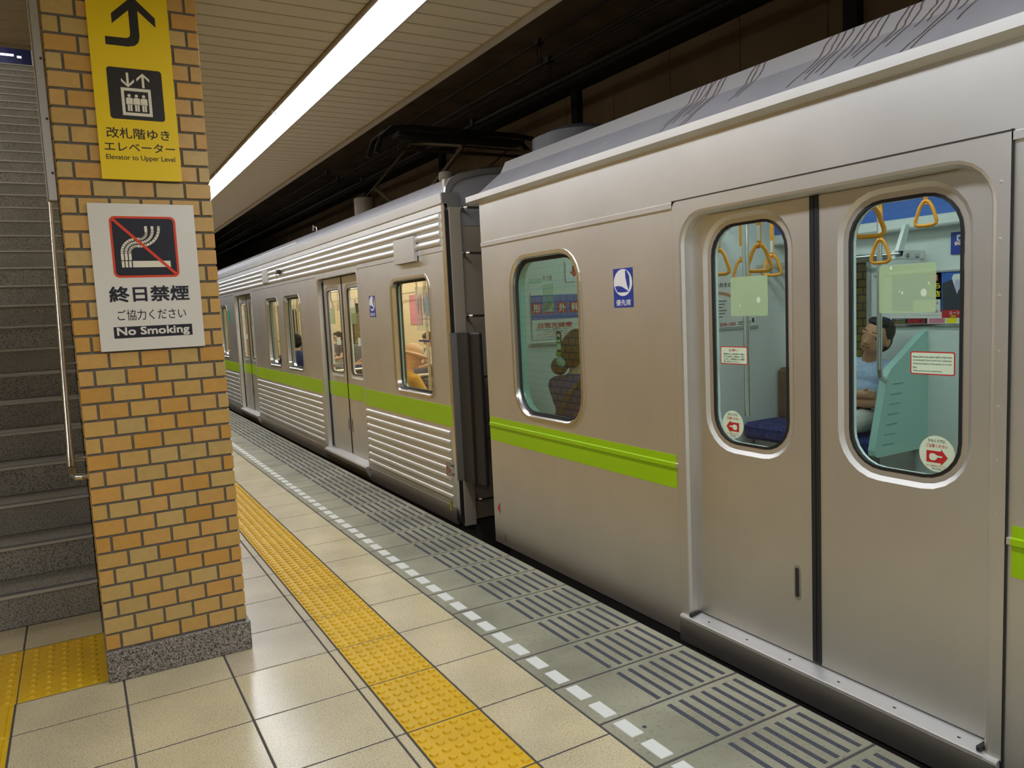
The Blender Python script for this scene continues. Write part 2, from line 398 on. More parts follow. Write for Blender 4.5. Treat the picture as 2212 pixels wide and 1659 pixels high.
# ------------------------------------------------------------------ stairs behind the pillar
SY, TR, RI = 4.53, .31, .171; NST = 33; SX0, SX1 = -2.6, -.004
stairs = thing('staircase', (-1.3, SY, 0), 'grey stone staircase rising behind the brick pillar', 'staircase')
sm_ = MB().cbox(SX0, SX1, 0, TR+.03, -RI, 0, .004).mesh('step', STONE)
nm_ = MB().box(SX0, SX1, -.006, .045, -.004, .003).mesh('nosing', NOSE); ne_ = MB().box(SX0, SX1, -.009, .0, -.012, .003).mesh('nosing_edge', NOSE_L)
for k in range(NST):
    st = link('step', sm_, stairs, (0, SY+k*TR, (k+1)*RI))
    link('nosing', nm_, st, st.location); link('nosing_edge', ne_, st, st.location)
ytop = SY+NST*TR; ztop = NST*RI
def brick_proc(name, rotated, cols=None):
    c1, c2 = cols or (PAL[0], PAL[3])
    m = mat(name, c1, .35); nt = m.node_tree; g = nt.nodes.new('ShaderNodeNewGeometry')
    sx = nt.nodes.new('ShaderNodeSeparateXYZ'); nt.links.new(g.outputs['Position'], sx.inputs[0])
    cx_ = nt.nodes.new('ShaderNodeCombineXYZ'); nt.links.new(sx.outputs['Y' if rotated else 'X'], cx_.inputs[0]); nt.links.new(sx.outputs['Z'], cx_.inputs[1])
    b = nt.nodes.new('ShaderNodeTexBrick'); nt.links.new(cx_.outputs[0], b.inputs[0])
    b.inputs['Color1'].default_value = (*c1, 1); b.inputs['Color2'].default_value = (*c2, 1); b.inputs['Mortar'].default_value = (*lin((112, 106, 98)), 1)
    b.inputs['Scale'].default_value = 1; b.inputs['Brick Width'].default_value = BW; b.inputs['Row Height'].default_value = PIT
    b.inputs['Mortar Size'].default_value = .0055; b.inputs['Mortar Smooth'].default_value = 0
    nt.links.new(b.outputs['Color'], nt.nodes['Principled BSDF'].inputs['Base Color']); return m
BRP = brick_proc('brick_wall_tiles', True); BRPX = brick_proc('brick_wall_tiles_front', False)
box('wall_stair', BRP, (.0, CX1-.02, CY1, ytop, 0, ZC+.3), kind='structure', label='brick-faced wall between the stairs and the train')
box('wall_stair', BRP, (.0, CX1-.02, 4.9, ytop+2, ZC+.3, ztop+1.2), kind='structure', label='upper part of the wall beside the stairs')
box('wall_stair', BRP, (SX0-.31, SX0-.006, SY, ytop+6, 0, ztop+3), kind='structure', label='brick wall on the far side of the stairs')
box('floor_upper', TILE, (-6, 3, ytop, 26, ztop-.4, ztop-.01), kind='structure', label='upper concourse floor at the head of the stairs')
box('wall_upper', NAVY, (-6, 3, 19.2, 19.4, ztop-.4, ztop+3), kind='structure', label='dark blue wall of the upper concourse')
up_post = box('concourse_post', WHITE, (-.195, -.12, 16.4, 16.5, ztop-.01, ztop+2.8), bev=.01, label='white post at the head of the stairs', cat='post')
box('ceiling_upper', SLAT, (-6, 3, 11.5, 26, ztop+2.9, ztop+3.0), kind='structure', label='ceiling of the upper concourse')
for k, (a, b, y, z) in enumerate(((-2.2, -.68, 18.9, 1.59), (-2.2, -.535, 18.9, 1.435), (-.476, -.405, 18.9, 1.41))):
    box('concourse_light_strip', mat('lit_strip', (.9, .9, .9), .5, emit=(1, 1, 1), es=4.0), (a, b, y, y+.02, ztop+z, ztop+z+.035), kind='structure', label='thin lit strip on the dark blue concourse wall')
# sloping soffit over the stairs and its lamp
q = MB(); q.prism([(SX0, 4.93, 3.02), (SX0, ytop-1.0, 3.02+(ytop-1.0-4.93)*.552), (SX0, ytop-1.0, 3.2+(ytop-1.0-4.93)*.552), (SX0, 4.93, 3.2)], (abs(SX0)+CX1-.05, 0, 0)).build('ceiling_stair', SLAT, kind='structure', label='sloping soffit over the stairs')
for k in range(4):
    yy = 6.0+2.3*k; zz = 3.0+(yy-4.93)*.552-.03
    t = thing('stair_light', (-1.6, yy, zz), 'strip light under the sloping soffit, %s up the stairs' % ('lowest', 'second', 'third', 'highest')[k], 'light')
    P = [(-1.7, yy, zz), (-1.5, yy, zz), (-1.5, yy+1.2, zz+1.2*.552), (-1.7, yy+1.2, zz+1.2*.552)]
    MB().prism(P, (0, 0, -.03)).build('diffuser', mat('stair_tube', (.9, .9, .9), .5, emit=(.95, .98, 1.0), es=17), t)
# handrail
HX = -.068; hs = RI/TR
hr = thing('handrail', (HX, 4.5, .8), 'stainless steel handrail pipe climbing beside the pillar', 'handrail')
hz = lambda y: .83+(y-4.5)*hs
tube('rail_pipe', STEEL_B, [(HX, y, hz(y)) for y in np.linspace(4.56, ytop+.3, 24)], .017, hr, 12)
tube('rail_sleeve', STEEL_B, [(HX, 4.56, hz(4.56)), (HX, 4.5, hz(4.5)), (HX, 4.44, hz(4.44)-.005)], .0195, hr, 12)
tube('rail_elbow', STEEL_B, [(HX, 4.44, hz(4.44)-.005), (HX+.004, 4.41, hz(4.4)-.012), (HX+.02, 4.395, hz(4.4)-.02), (HX+.045, 4.39, hz(4.4)-.022), (0, 4.39, hz(4.4)-.022)], [.018, .019, .019, .018, .014], hr, 12)
for y in (4.6, 5.45, 6.9, 8.9, 11.0, 13.0):
    tube('rail_bracket', STEEL_D, [(HX, y, hz(y)-.015), (HX, y, hz(y)-.05), (HX+.015, y, hz(y)-.065), (0, y, hz(y)-.065)], .007, hr, 8)
# stainless shutter guide on the stair side of the pillar
sg = thing('shutter_guide', (-.02, 3.6, 2.01), 'stainless steel shutter guide strip beside the pillar above the handrail', 'shutter guide')
box('guide_channel', STEEL_D, (-.036, -.002, 3.585, 3.64, 2.012, ZC), sg, bev=.003)
box('guide_lip', STEEL_B, (-.040, -.036, 3.58, 3.64, 2.012, ZC), sg)
for z in (2.12, 2.33, 2.56): MB().lathe((-.012, 3.584, z), [(.004, -.004), (.004, .004)], 10).build('screw', DARK, sg)
# ------------------------------------------------------------------ ceiling
SP = .1418; SYZ = 3.389
ceil = box('ceiling', SLATGAP, (-4.2, 2.2, Y0, 4.89, ZC+.02, ZC+.08), kind='structure', label='cream slatted station ceiling over the platform')
box('ceiling_backing', SLATGAP, (CX0, 2.2, 4.89, Y1, ZC+.02, ZC+.08), ceil)
LX0, LX1 = 1.385, 1.615
def slat_me(x0, x1): return MB().cbox(x0, x1, -SP/2+.0065, SP/2-.0065, 0, .02, .002).mesh('ceiling_slat', SLAT)
sR, sL, sL2 = slat_me(LX1+.006, 2.165), slat_me(CX0+.002, LX0-.006), slat_me(-4.2, LX0-.006)
for k in range(-46, 110):
    yc = SYZ+SP*(k+.5)
    if yc > 19: break
    if yc < -3 : continue
    link('ceiling_slat', sR, ceil, (0, yc, ZC)); link('ceiling_slat', sL if yc > 4.89 else sL2, ceil, (0, yc, ZC))
box('ceiling_slat_field', SLAT, (-4.2, 2.165, Y0, -2.98, ZC, ZC+.02), ceil); box('ceiling_slat_field', SLAT, (CX0, 2.165, 19, Y1, ZC, ZC+.02), ceil)
box('trim_1', TRIM, (2.165, 2.215, Y0, Y1, ZC-.018, ZC+.1), kind='structure', label='cream edge trim of the slatted ceiling')
box('trim_2', TRIM, (-4.2, -.0, 4.86, 4.90, ZC-.015, ZC+.3), kind='structure', label='edge trim of the ceiling opening over the stairs')
# platform tube lights
for row, (x0, x1, ys) in enumerate(((LX0, LX1, [-6.78+2.5*k for k in range(13)]), (-1.72, -1.5, [-6.78+2.5*k for k in range(4)]))):
    for k, y in enumerate(ys):
        lab = ('continuous fluorescent ceiling light over the platform, ' + ('length seen %s' % {4: 'highest at the top edge', 5: 'in the middle of the row', 6: 'just before the pillar hides it'}[k] if k in (4, 5, 6) else 'length farther along its row')) if row == 0 else 'fluorescent ceiling light on the stair side of the platform'
        t = thing('ceiling_light', ((x0+x1)/2, y+1.25, ZC), lab, 'light', 'fluorescent lights on the platform ceiling')
        MB().poly([(x0+.012, y+.004, ZC-.012), (x1-.012, y+.004, ZC-.012), (x1-.012, y+2.496, ZC-.012), (x0+.012, y+2.496, ZC-.012)][::-1]).build('diffuser', TUBE, t)
        q = MB(); q.box(x0, x0+.012, y, y+2.5, ZC-.02, ZC+.02).box(x1-.012, x1, y, y+2.5, ZC-.02, ZC+.02); q.build('housing', TRIM, t)
        box('end_joint', WHITE, (x0-.004, x0+.03, y-.012, y+.012, ZC-.024, ZC-.004), t)
# ------------------------------------------------------------------ enclosing walls and tunnel
box('wall_far', BRPX, (.5, 2.2, Y1, Y1+.2, -.2, ZC+.1), kind='structure', label='brick wall at the far end of the platform')
box('wall_left', mat('back_wall_panels', lin((196, 190, 180)), .5, noise=(1.2, .06, 3)), (-4.4, -4.2, Y0, Y1, -.2, ZC+.1), kind='structure', label='brick wall at the back of the platform')
box('wall_back', BRPX, (-4.4, 2.2, Y0-.2, Y0, -.2, ZC+.1), kind='structure', label='brick wall at the near end of the platform')
tw = box('wall_right', CONC, (6.25, 6.5, Y0-2, Y1+8, -1.4, 4.7), kind='structure', label='dark panelled tunnel wall beyond the train')
pm = MB().cbox(6.19, 6.25, -.525, .525, 2.15, 4.36, .006).mesh('wall_panel', PANELW)
for k in range(-6, 24): link('wall_panel', pm, tw, (0, 4.76+1.056*(k+.5), 0))
box('tile_dado', brick_proc('yellow_dado_tiles', True, [lin((238, 214, 96)), lin((228, 200, 80))]), (6.2, 6.25, Y0, Y1+8, -.3, 2.13), tw)
box('cable_trough', SOOT, (5.85, 6.25, Y0, Y1+8, 4.38, 4.46), tw)
for y in (4.4, 8.6, 12.9, 17.0): box('wall_post', DARK, (6.1, 6.25, y, y+.14, 2.15, 4.38), tw)
box('ceiling_tunnel', CONC, (2.2, 6.5, Y0-2, Y1+8, 4.55, 4.8), kind='structure', label='dark concrete ceiling above the tracks')
box('wall_upstand', CONC, (2.16, 2.2, Y0, Y1, ZC+.1, 4.6), kind='structure', label='concrete upstand above the ceiling edge')
box('wall_tunnel_end', CONC, (2.1, 6.5, Y1+8, Y1+8.2, -1.4, 4.8), kind='structure', label='dark end of the tunnel')
MB().lathe((4.15, 4.9, 4.5), [(.02, -.03), (.08, -.02), (.09, .05)], 20).build('ceiling_rose', SOOT, None, label='round insulator fitting on the dark tunnel ceiling', cat='fitting')
def wire(name, x, z, r, label):
    t = thing(name, (x, 0, z), label, 'wire', 'overhead wires above the train')
    tube('conductor', DARK, [(x, y, z) for y in np.linspace(Y0, Y1+7, 8)], r, t, 8); return t
wa = wire('overhead_wire', 3.7, 3.765, .012, 'uppermost overhead wire above the train')
wb = wire('overhead_wire', 3.7, 3.57, .016, 'middle overhead wire with hangers above the train')
wb2 = wire('overhead_wire', 3.74, 3.535, .012, 'overhead wire running just under the middle wire')
wc = wire('overhead_wire', 3.7, 3.36, .02, 'lowest overhead wire touching the pantograph')
for y in (2.7, 5.75, 8.9, 12.0):
    q = MB(); q.tube([(3.685, y, 3.765), (3.68, y, 3.66), (3.69, y, 3.57)], .005, 6).tube([(3.715, y, 3.765), (3.72, y, 3.66), (3.71, y, 3.57)], .005, 6); q.build('wire_hanger', DARK, wa)
    box('hanger_clip', DARK, (3.67, 3.73, y-.035, y+.035, 3.745, 3.79), wa)
for y in (2.5, 5.6, 8.5, 11.5):
    q = MB(); q.tube([(3.69, y, 3.57), (3.685, y, 3.46), (3.695, y, 3.36)], .005, 6).tube([(3.71, y, 3.57), (3.715, y, 3.46), (3.705, y, 3.36)], .005, 6); q.build('wire_hanger', DARK, wb)
    box('hanger_clip', DARK, (3.67, 3.73, y-.035, y+.035, 3.55, 3.60), wb)
for y in (3.6, 7.0, 10.4): box('wire_clip', DARK, (3.66, 3.74, y-.03, y+.03, 3.35, 3.41), wc)
for k in range(5):  # out-of-view fill lights, added so the tunnel wall and wires show
    if k == 4: break
    t = thing('added_tunnel_fill', (2.32, 1.0+7*k, 4.3), 'added unseen fill light on the track side above the ceiling edge', 'light', 'added tunnel fill lights')
    box('fill_body', SOOT, (2.20, 2.27, .6+7*k, 1.4+7*k, 4.25, 4.35), t); box('fill_tube', mat('added_fill_glow', (.8, .8, .8), .5, emit=(1, .9, .75), es=18.0), (2.27, 2.31, .65+7*k, 1.35+7*k, 4.27, 4.33), t)
wd = wire('conductor_rail', 5.5, 4.2, .05, 'grey conduit running along the top of the tunnel wall')
# ------------------------------------------------------------------ signs on the pillar
FS = CY0-.016
M_ = plane_front(FS)
es = thing('elevator_sign', (.31, FS, 2.1), 'tall yellow elevator sign with black arrow on the brick pillar', 'sign')
plate('board', rect(.160, .460, 2.10, 2.985), M_, YSIGN, es, -.012, 0)
H1 = .0006
flat('arrow', [(.219, 2.664), (.219, 2.632), (.300, 2.632), (.325, 2.638), (.340, 2.652), (.346, 2.675), (.346, 2.778), (.4095, 2.720), (.4095, 2.757), (.330, 2.832), (.2485, 2.756), (.2485, 2.717), (.312, 2.776), (.312, 2.683), (.308, 2.671), (.297, 2.665)], M_, SIGNBLK, es, H1)
flat('pictogram_panel', rr(.212, .415, 2.342, 2.546, .012, 4), M_, SIGNBLK, es, H1)
pw = CREAM
fr = MB()
for (a, b, c, d) in ((.258, .369, 2.456, 2.468), (.258, .369, 2.358, 2.370), (.258, .269, 2.370, 2.456), (.358, .369, 2.370, 2.456)):
    fr.poly([(M_ @ Vector((p[0], p[1], 2*H1)))[:] for p in rect(a, b, c, d)])
fr.build('elevator_frame', pw, es)
for x in (.2865, .3135, .3405):
    q = MB()
    for P in (oval(x, 2.4375, .0062, .0062, 14), rr(x-.0125, x+.0125, 2.402, 2.4295, (.001, .001, .006, .006), 4), rect(x-.0085, x-.001, 2.376, 2.404), rect(x+.001, x+.0085, 2.376, 2.404)):
        q.poly([(M_ @ Vector((p[0], p[1], 2*H1)))[:] for p in P])
    q.build('pictogram_figure', pw, es)
for x, s, y in ((.286, -1, 2.472), (.343, 1, 2.476)):
    P = [(x-.0045, -.028), (x+.0045, -.028), (x+.0045, .016), (x+.024, -.004), (x+.024, .008), (x, .030), (x-.024, .008), (x-.024, -.004), (x-.0045, .016)]
    flat('pictogram_arrow', [(a, 2.5+ (b if s > 0 else -b)) for a, b in P], M_, pw, es, 2*H1)
text('lettering', '改札階ゆき', M_, .309, 2.286, .042, SIGNBLK, es, H1, width=.236, bold=.012)
text('lettering', 'エレベーター', M_, .311, 2.231, .036, SIGNBLK, es, H1, width=.264, bold=.012)
text('lettering', 'Elevator to Upper Level', M_, .311, 2.186, .026, SIGNBLK, es, H1, width=.258, bold=.008)
ns = thing('no_smoking_sign', (.295, FS, 1.4), 'white no smoking sign with crossed cigarette on the brick pillar', 'sign')
plate('board', rect(.095, .495, 1.40, 2.002), M_, SIGNW, ns, -.012, 0)
flat('pictogram_border', rr(.168, .418, 1.700, 1.951, .022, 5), M_, SIGNRED, ns, H1)
flat('pictogram_panel', rr(.177, .409, 1.709, 1.942, .015, 5), M_, SIGNNAVY, ns, 2*H1)
q = MB()
for (a, b) in ((.201, .2105), (.2145, .224), (.228, .2375), (.242, .386)): q.poly([(M_ @ Vector((p[0], p[1], 3*H1)))[:] for p in rect(a, b, 1.742, 1.768)])
q.build('cigarette', CREAM, ns)
q = MB()
for k in range(3):
    o = .0145*k; c = .0052
    path = [(.2055+o, 1.7725)] + [(.2055+o, 1.800)] + [(.2055+.058-(.058-o)*math.cos(t), 1.800+(.058-o)*math.sin(t)) for t in np.linspace(.15, math.pi/2, 9)]
    e = path[-1]; path += [(.275, e[1])] + [(.275+(.027+.0245*k)*math.sin(t), e[1]+(.027+.0245*k)*(1-math.cos(t))) for t in np.linspace(.15, math.pi/2, 9)]
    e = path[-1]; path += [(.302+.0235*k, e[1]), (.302+.0235*k, 1.91)] if False else [(e[0], 1.91)]
    for p0, p1 in zip(path, path[1:]):
        d = Vector((p1[0]-p0[0], p1[1]-p0[1])); 
        if d.length < 1e-6: continue
        nn = Vector((-d.y, d.x)).normalized()*c; ex = d.normalized()*.001
        P = [(p0[0]-ex.x+nn.x, p0[1]-ex.y+nn.y), (p0[0]-ex.x-nn.x, p0[1]-ex.y-nn.y), (p1[0]+ex.x-nn.x, p1[1]+ex.y-nn.y), (p1[0]+ex.x+nn.x, p1[1]+ex.y+nn.y)]
        q.poly([(M_ @ Vector((p[0], p[1], 3*H1)))[:] for p in P])
q.build('smoke', CREAM, ns)
flat('slash', [(.173, 1.939), (.181, 1.947), (.413, 1.712), (.405, 1.704)], M_, SIGNRED, ns, 4*H1)
text('lettering', '終日禁煙', M_, .296, 1.632, .062, SIGNNAVY, ns, H1, width=.302, bold=.028)
text('lettering', 'ご協力ください', M_, .298, 1.546, .044, SIGNNAVY, ns, H1, width=.262, bold=.004)
flat('lettering_panel', rect(.1475, .4485, 1.4515, 1.4985), M_, SIGNNAVY, ns, H1)
text('lettering', 'No Smoking', M_, .298, 1.4745, .041, SIGNW, ns, 2*H1, width=.276, bold=.03)
#@@PART2
# ------------------------------------------------------------------ train helpers
SP_ = lambda y, z, d: (XT+d, y, z)
def L3(loop, d, x=None): return [((XT if x is None else x)+d, a, b) for a, b in loop]
def wall_with_holes(q, x, y0, y1, z0, z1, holes):
    """a flat wall in plane X=x; holes are (cell a0,a1,b0,b1, rr args)"""
    ys = y0
    for (a0, a1, b0, b1, lp) in sorted(holes, key=lambda h: h[0]):
        if a0 > ys: q.poly([(x, ys, z0), (x, a0, z0), (x, a0, z1), (x, ys, z1)])
        if b0 > z0: q.poly([(x, a0, z0), (x, a1, z0), (x, a1, b0), (x, a0, b0)])
        if b1 < z1: q.poly([(x, a0, b1), (x, a1, b1), (x, a1, z1), (x, a0, z1)])
        if lp is not None: q.ring([(x, a, b) for a, b in rr(a0, a1, b0, b1, 0)], [(x, a, b) for a, b in rr(*lp)])
        ys = a1
    if ys < y1: q.poly([(x, ys, z0), (x, y1, z0), (x, y1, z1), (x, ys, z1)])
def window_unit(car, wl, m_glass, frame_w=.035, rec=.03, x=None, m_frame=None, inner=True):
    """stainless frame, black gasket and pane for opening wl=(y0,y1,z0,z1,r)"""
    X = XT if x is None else x
    q = MB(); o = grow(wl, frame_w)
    q.ring(L3(rr(*o), .0, X), L3(rr(*o), -.005, X)); q.ring(L3(rr(*o), -.005, X), L3(rr(*grow(wl, frame_w*.45)), -.006, X), True)
    q.ring(L3(rr(*grow(wl, frame_w*.45)), -.006, X), L3(rr(*grow(wl, .008)), .004, X), True); q.ring(L3(rr(*grow(wl, .008)), .004, X), L3(rr(*grow(wl, .004)), rec, X), True)
    f = q.build('window_frame', m_frame or STEEL_B, car)
    g = MB(); g.ring(L3(rr(*grow(wl, .006)), rec-.004, X), L3(rr(*grow(wl, -.010)), rec-.006, X), True).ring(L3(rr(*grow(wl, -.010)), rec-.006, X), L3(rr(*grow(wl, -.012)), rec+.002, X))
    g.build('window_gasket', BLACK, f)
    MB().poly(L3(rr(*grow(wl, -.009)), rec, X)).build('window_pane', m_glass, f)
    if inner:
        r = MB().ring(L3(rr(*grow(wl, .002)), rec+.004, X), L3(rr(*grow(wl, .002)), .085, X), True); r.build('window_reveal', MINT, f)
    return f
def door_pair(car, yc, hw, z0, z1, d, wz0, wz1, wo0, wo1, wr, m_glass, band=None, rub=.0205, groove=.012):
    leaves = []
    for s in (1, -1):
        ya, yb = (yc+rub, yc+hw+.03) if s > 0 else (yc-hw-.03, yc-rub)
        wl = (yc+wo0, yc+wo1, wz0, wz1, wr) if s > 0 else (yc-wo1, yc-wo0, wz0, wz1, wr)
        q = MB(); o1 = grow(wl, .046); o2 = grow(wl, .030); o3 = grow(wl, .011)
        q.ring(L3(rr(ya, yb, z0, z1, 0), d), L3(rr(*o1), d)); q.ring(L3(rr(*o1), d), L3(rr(*o2), d+groove), True); q.ring(L3(rr(*o2), d+groove), L3(rr(*o3), d+groove+.002), True)
        q.ring(L3(rr(ya, yb, z0, z1, 0), d), L3(rr(ya, yb, z0, z1, 0), d+.03))
        leaf = q.build('door_leaf', STEEL, car)
        g = MB(); g.ring(L3(rr(*o3), d+groove+.001), L3(rr(*wl), d+groove-.001), True).ring(L3(rr(*wl), d+groove-.001), L3(rr(*wl), d+groove+.006)); g.build('window_gasket', BLACK, leaf)
        MB().poly(L3(rr(*grow(wl, .003)), d+groove+.004)).build('window_pane', m_glass, leaf)
        MB().ring(L3(rr(*grow(wl, .003)), d+.03), L3(rr(*grow(wl, .004)), d+.045)).ring(L3(rr(*grow(wl, .004)), d+.045), L3(rr(ya, yb, z0, z1, 0), d+.045)).build('inner_skin', LINING, leaf)
        ra, rb = (yc+.001, yc+rub) if s > 0 else (yc-rub, yc-.001)
        box('rubber_edge', BLACK, (XT+d-.004, XT+d+.03, ra, rb, z0+.004, z1), leaf, bev=.003)
        if band: box('lime_band', GREEN, (XT+d-.0015, XT+d, ya+.002, yb, band[0], band[1]), leaf)
        leaves.append(leaf)
    return leaves
def emblem_sticker(car, u, v, w_, h_, M, h, small=True):
    """blue priority-seat sticker: white disc with a blue sail-like seat mark"""
    p = flat('priority_sticker', rect(u-w_/2, u+w_/2, v-h_/2, v+h_/2), M, BLUE, car, h)
    cu, cv, a = u, v+h_*.135, w_*.475
    b = h_*.345
    flat('emblem_disc', oval(cu, cv, a, b), M, WHITE, p, h+.0004)
    S = lambda P: [(cu+x*a, cv+y*b) for x, y in P]
    flat('emblem_stroke', S([(.28, .90), (.45, .86), (.72, .45), (.74, -.15), (.62, -.62), (.48, -.30), (.30, .35)]), M, BLUE, p, h+.0008)
    flat('emblem_stroke', S([(-.88, -.28), (-.55, -.22), (-.1, -.30), (.30, -.50), (.62, -.68), (.20, -.72), (-.30, -.72), (-.62, -.68)]), M, BLUE, p, h+.0008)
    text('sticker_lettering', '優先席', M, u, v-h_*.375, h_*.155, WHITE, p, h+.0006, width=w_*.76, bold=.015)
    return p
def strap(car, x, y, zr, ztop_belt=.0, drop=.30, m=ORANGE, ang=0., small=False):
    """hanging strap: belt, tag and triangular grip"""
    q = MB(); q.box(x-.004, x+.004, y-.0135, y+.0135, zr-drop+.02, zr+.012)
    b = q.build('hanging_strap', m, car)
    c, s_ = math.cos(ang), math.sin(ang); zt = zr-drop
    pts = [(0, .035), (.014, .03), (.030, .004), (.052, -.062), (.050, -.078), (.036, -.086), (0, -.087)]
    P = pts + [(-a, z) for a, z in pts[-2:0:-1]]
    kk_ = 1.0 if small else 1.15; path = [(x+a*s_*kk_, y+a*c*kk_, zt+z*kk_) for a, z in P]; path.append(path[0]); 
    tube('grip_loop', m, path, .0105 if not small else .0085, b, 8)
    if not small:
        box('strap_tag', WHITE, (x-.0058, x+.0058, y-.011, y+.011, zr-drop+.06, zr-drop+.14), b)
    return b
def person(name, label, loc, facing, prims, hairs, voxel=.011, group=None, scale=1.):
    """one continuous body grown from overlapping limbs, fused by a voxel remesh; materials by nearest limb. +x is forward, seat at z=0"""
    def solid(pr, nm, vox, parent=None):
        q = MB()
        for (k, a, b_, r0, r1, m) in pr:
            a = Vector(a)
            if k == 'e':   # ellipsoid radii b_, rotation matrix r0 or None
                R = r0 if r0 is not None else Matrix.Identity(3); rings = []
                for t in np.linspace(-math.pi/2, math.pi/2, 11)[1:-1]:
                    rings.append([(a+R @ Vector((b_[0]*math.cos(t)*math.cos(p), b_[1]*math.cos(t)*math.sin(p), b_[2]*math.sin(t))))[:] for p in np.linspace(0, 2*math.pi, 18, endpoint=False)])
                for A, B in zip(rings, rings[1:]): q.ring(A, B)
                q.poly(rings[0][::-1]); q.poly(rings[-1])
            else:
                b2 = Vector(b_); d = (b2-a).normalized(); L = (b2-a).length; path = []; rs = []
                for t in np.linspace(-1, 0, 5)[1:]: path.append(a+d*r0*t*.98); rs.append(r0*math.sqrt(max(1-(t*.98)**2, .01)))
                for t in np.linspace(0, 1, 5)[:-1]: path.append(b2+d*r1*t*.98); rs.append(r1*math.sqrt(max(1-(t*.98)**2, .01)))
                q.tube(path, rs, 14)
        ms = []
        for p in pr:
            if p[5] not in ms: ms.append(p[5])
        me = q.mesh('tmp', ms[0]); ob = bpy.data.objects.new('tmp', me); COL.objects.link(ob)
        md = ob.modifiers.new('r', 'REMESH'); md.mode = 'VOXEL'; md.voxel_size = vox; md.use_smooth_shade = True
        sm = ob.modifiers.new('s', 'SMOOTH'); sm.iterations = 3; sm.factor = .4
        dg = bpy.context.evaluated_depsgraph_get(); out = bpy.data.meshes.new_from_object(ob.evaluated_get(dg)); bpy.data.objects.remove(ob)
        out.materials.clear()
        for m in ms: out.materials.append(m)
        n = len(out.polygons); c = np.empty(n*3); out.polygons.foreach_get('center', c); c = c.reshape(-1, 3); best = np.full(n, 1e9); idx = np.zeros(n, int)
        for (k, a, b_, r0, r1, m) in pr:
            a = np.array(a)
            if k == 'e':
                R = np.array(r0) if r0 is not None else np.eye(3); l = (c-a) @ R; rr_ = np.array(b_); kk = np.linalg.norm(l/rr_, axis=1); sd = (kk-1)*rr_.min()
            else:
                b2 = np.array(b_); d = b2-a; t = np.clip(((c-a) @ d)/(d @ d), 0, 1); sd = np.linalg.norm(c-a-t[:, None]*d, axis=1)-(r0+(r1-r0)*t)
            if m.name.startswith('line_'): sd = sd-.004
            k_ = sd < best; best[k_] = sd[k_]; idx[k_] = ms.index(m)
        out.polygons.foreach_set('material_index', idx.astype(np.int32)); out.polygons.foreach_set('use_smooth', [True]*n)
        M = Matrix.Translation(loc) @ Matrix.Rotation(facing, 4, 'Z') @ Matrix.Scale(scale, 4)
        out.transform(M); out.update(); out.name = nm
        return out
    root = thing(name, loc, label, 'person', group)
    link('body', solid(prims, 'body', voxel), root)
    for (nm, pr, vx) in hairs: link(nm, solid(pr, nm, vx), root)
    return root
def cap(a, b, r0, r1, m): return ('c', a, b, r0, r1, m)
def ell(c, r, m, R=None): return ('e', c, r, R, None, m)
SKIN = mat('skin', lin((196, 146, 112)), .55); SKIN2 = mat('skin_pale', lin((222, 178, 150)), .55); LIP = mat('line_lip', lin((150, 88, 76)), .6); EYE = mat('line_eye', lin((70, 44, 34)), .6)
HAIR = mat('hair_black', lin((30, 27, 26)), .5); HAIRB = mat('hair_brown', lin((66, 44, 26)), .5)
SHIRT = mat('shirt_pale_blue', lin((176, 200, 232)), .8, noise=(70, .12, 2)); TROUS = mat('trousers_offwhite', lin((214, 212, 204)), .85, noise=(30, .08, 3)); BELT = mat('line_belt', (.02, .02, .02), .5)
SHOE = mat('shoe_dark', (.03, .025, .02), .5); NAVYC = mat('cloth_navy', lin((50, 64, 118)), .85); HATM = mat('hat_beige', lin((222, 190, 164)), .85); YSL = mat('sleeve_yellow', lin((220, 176, 84)), .85)
WSH = mat('shirt_white', lin((226, 226, 222)), .8); STRIPE = mat('shirt_stripe', lin((70, 76, 90)), .8); ROSE = mat('cloth_rose', lin((196, 140, 124)), .85); LEATH = mat('bag_strap_brown', lin((92, 66, 36)), .6)
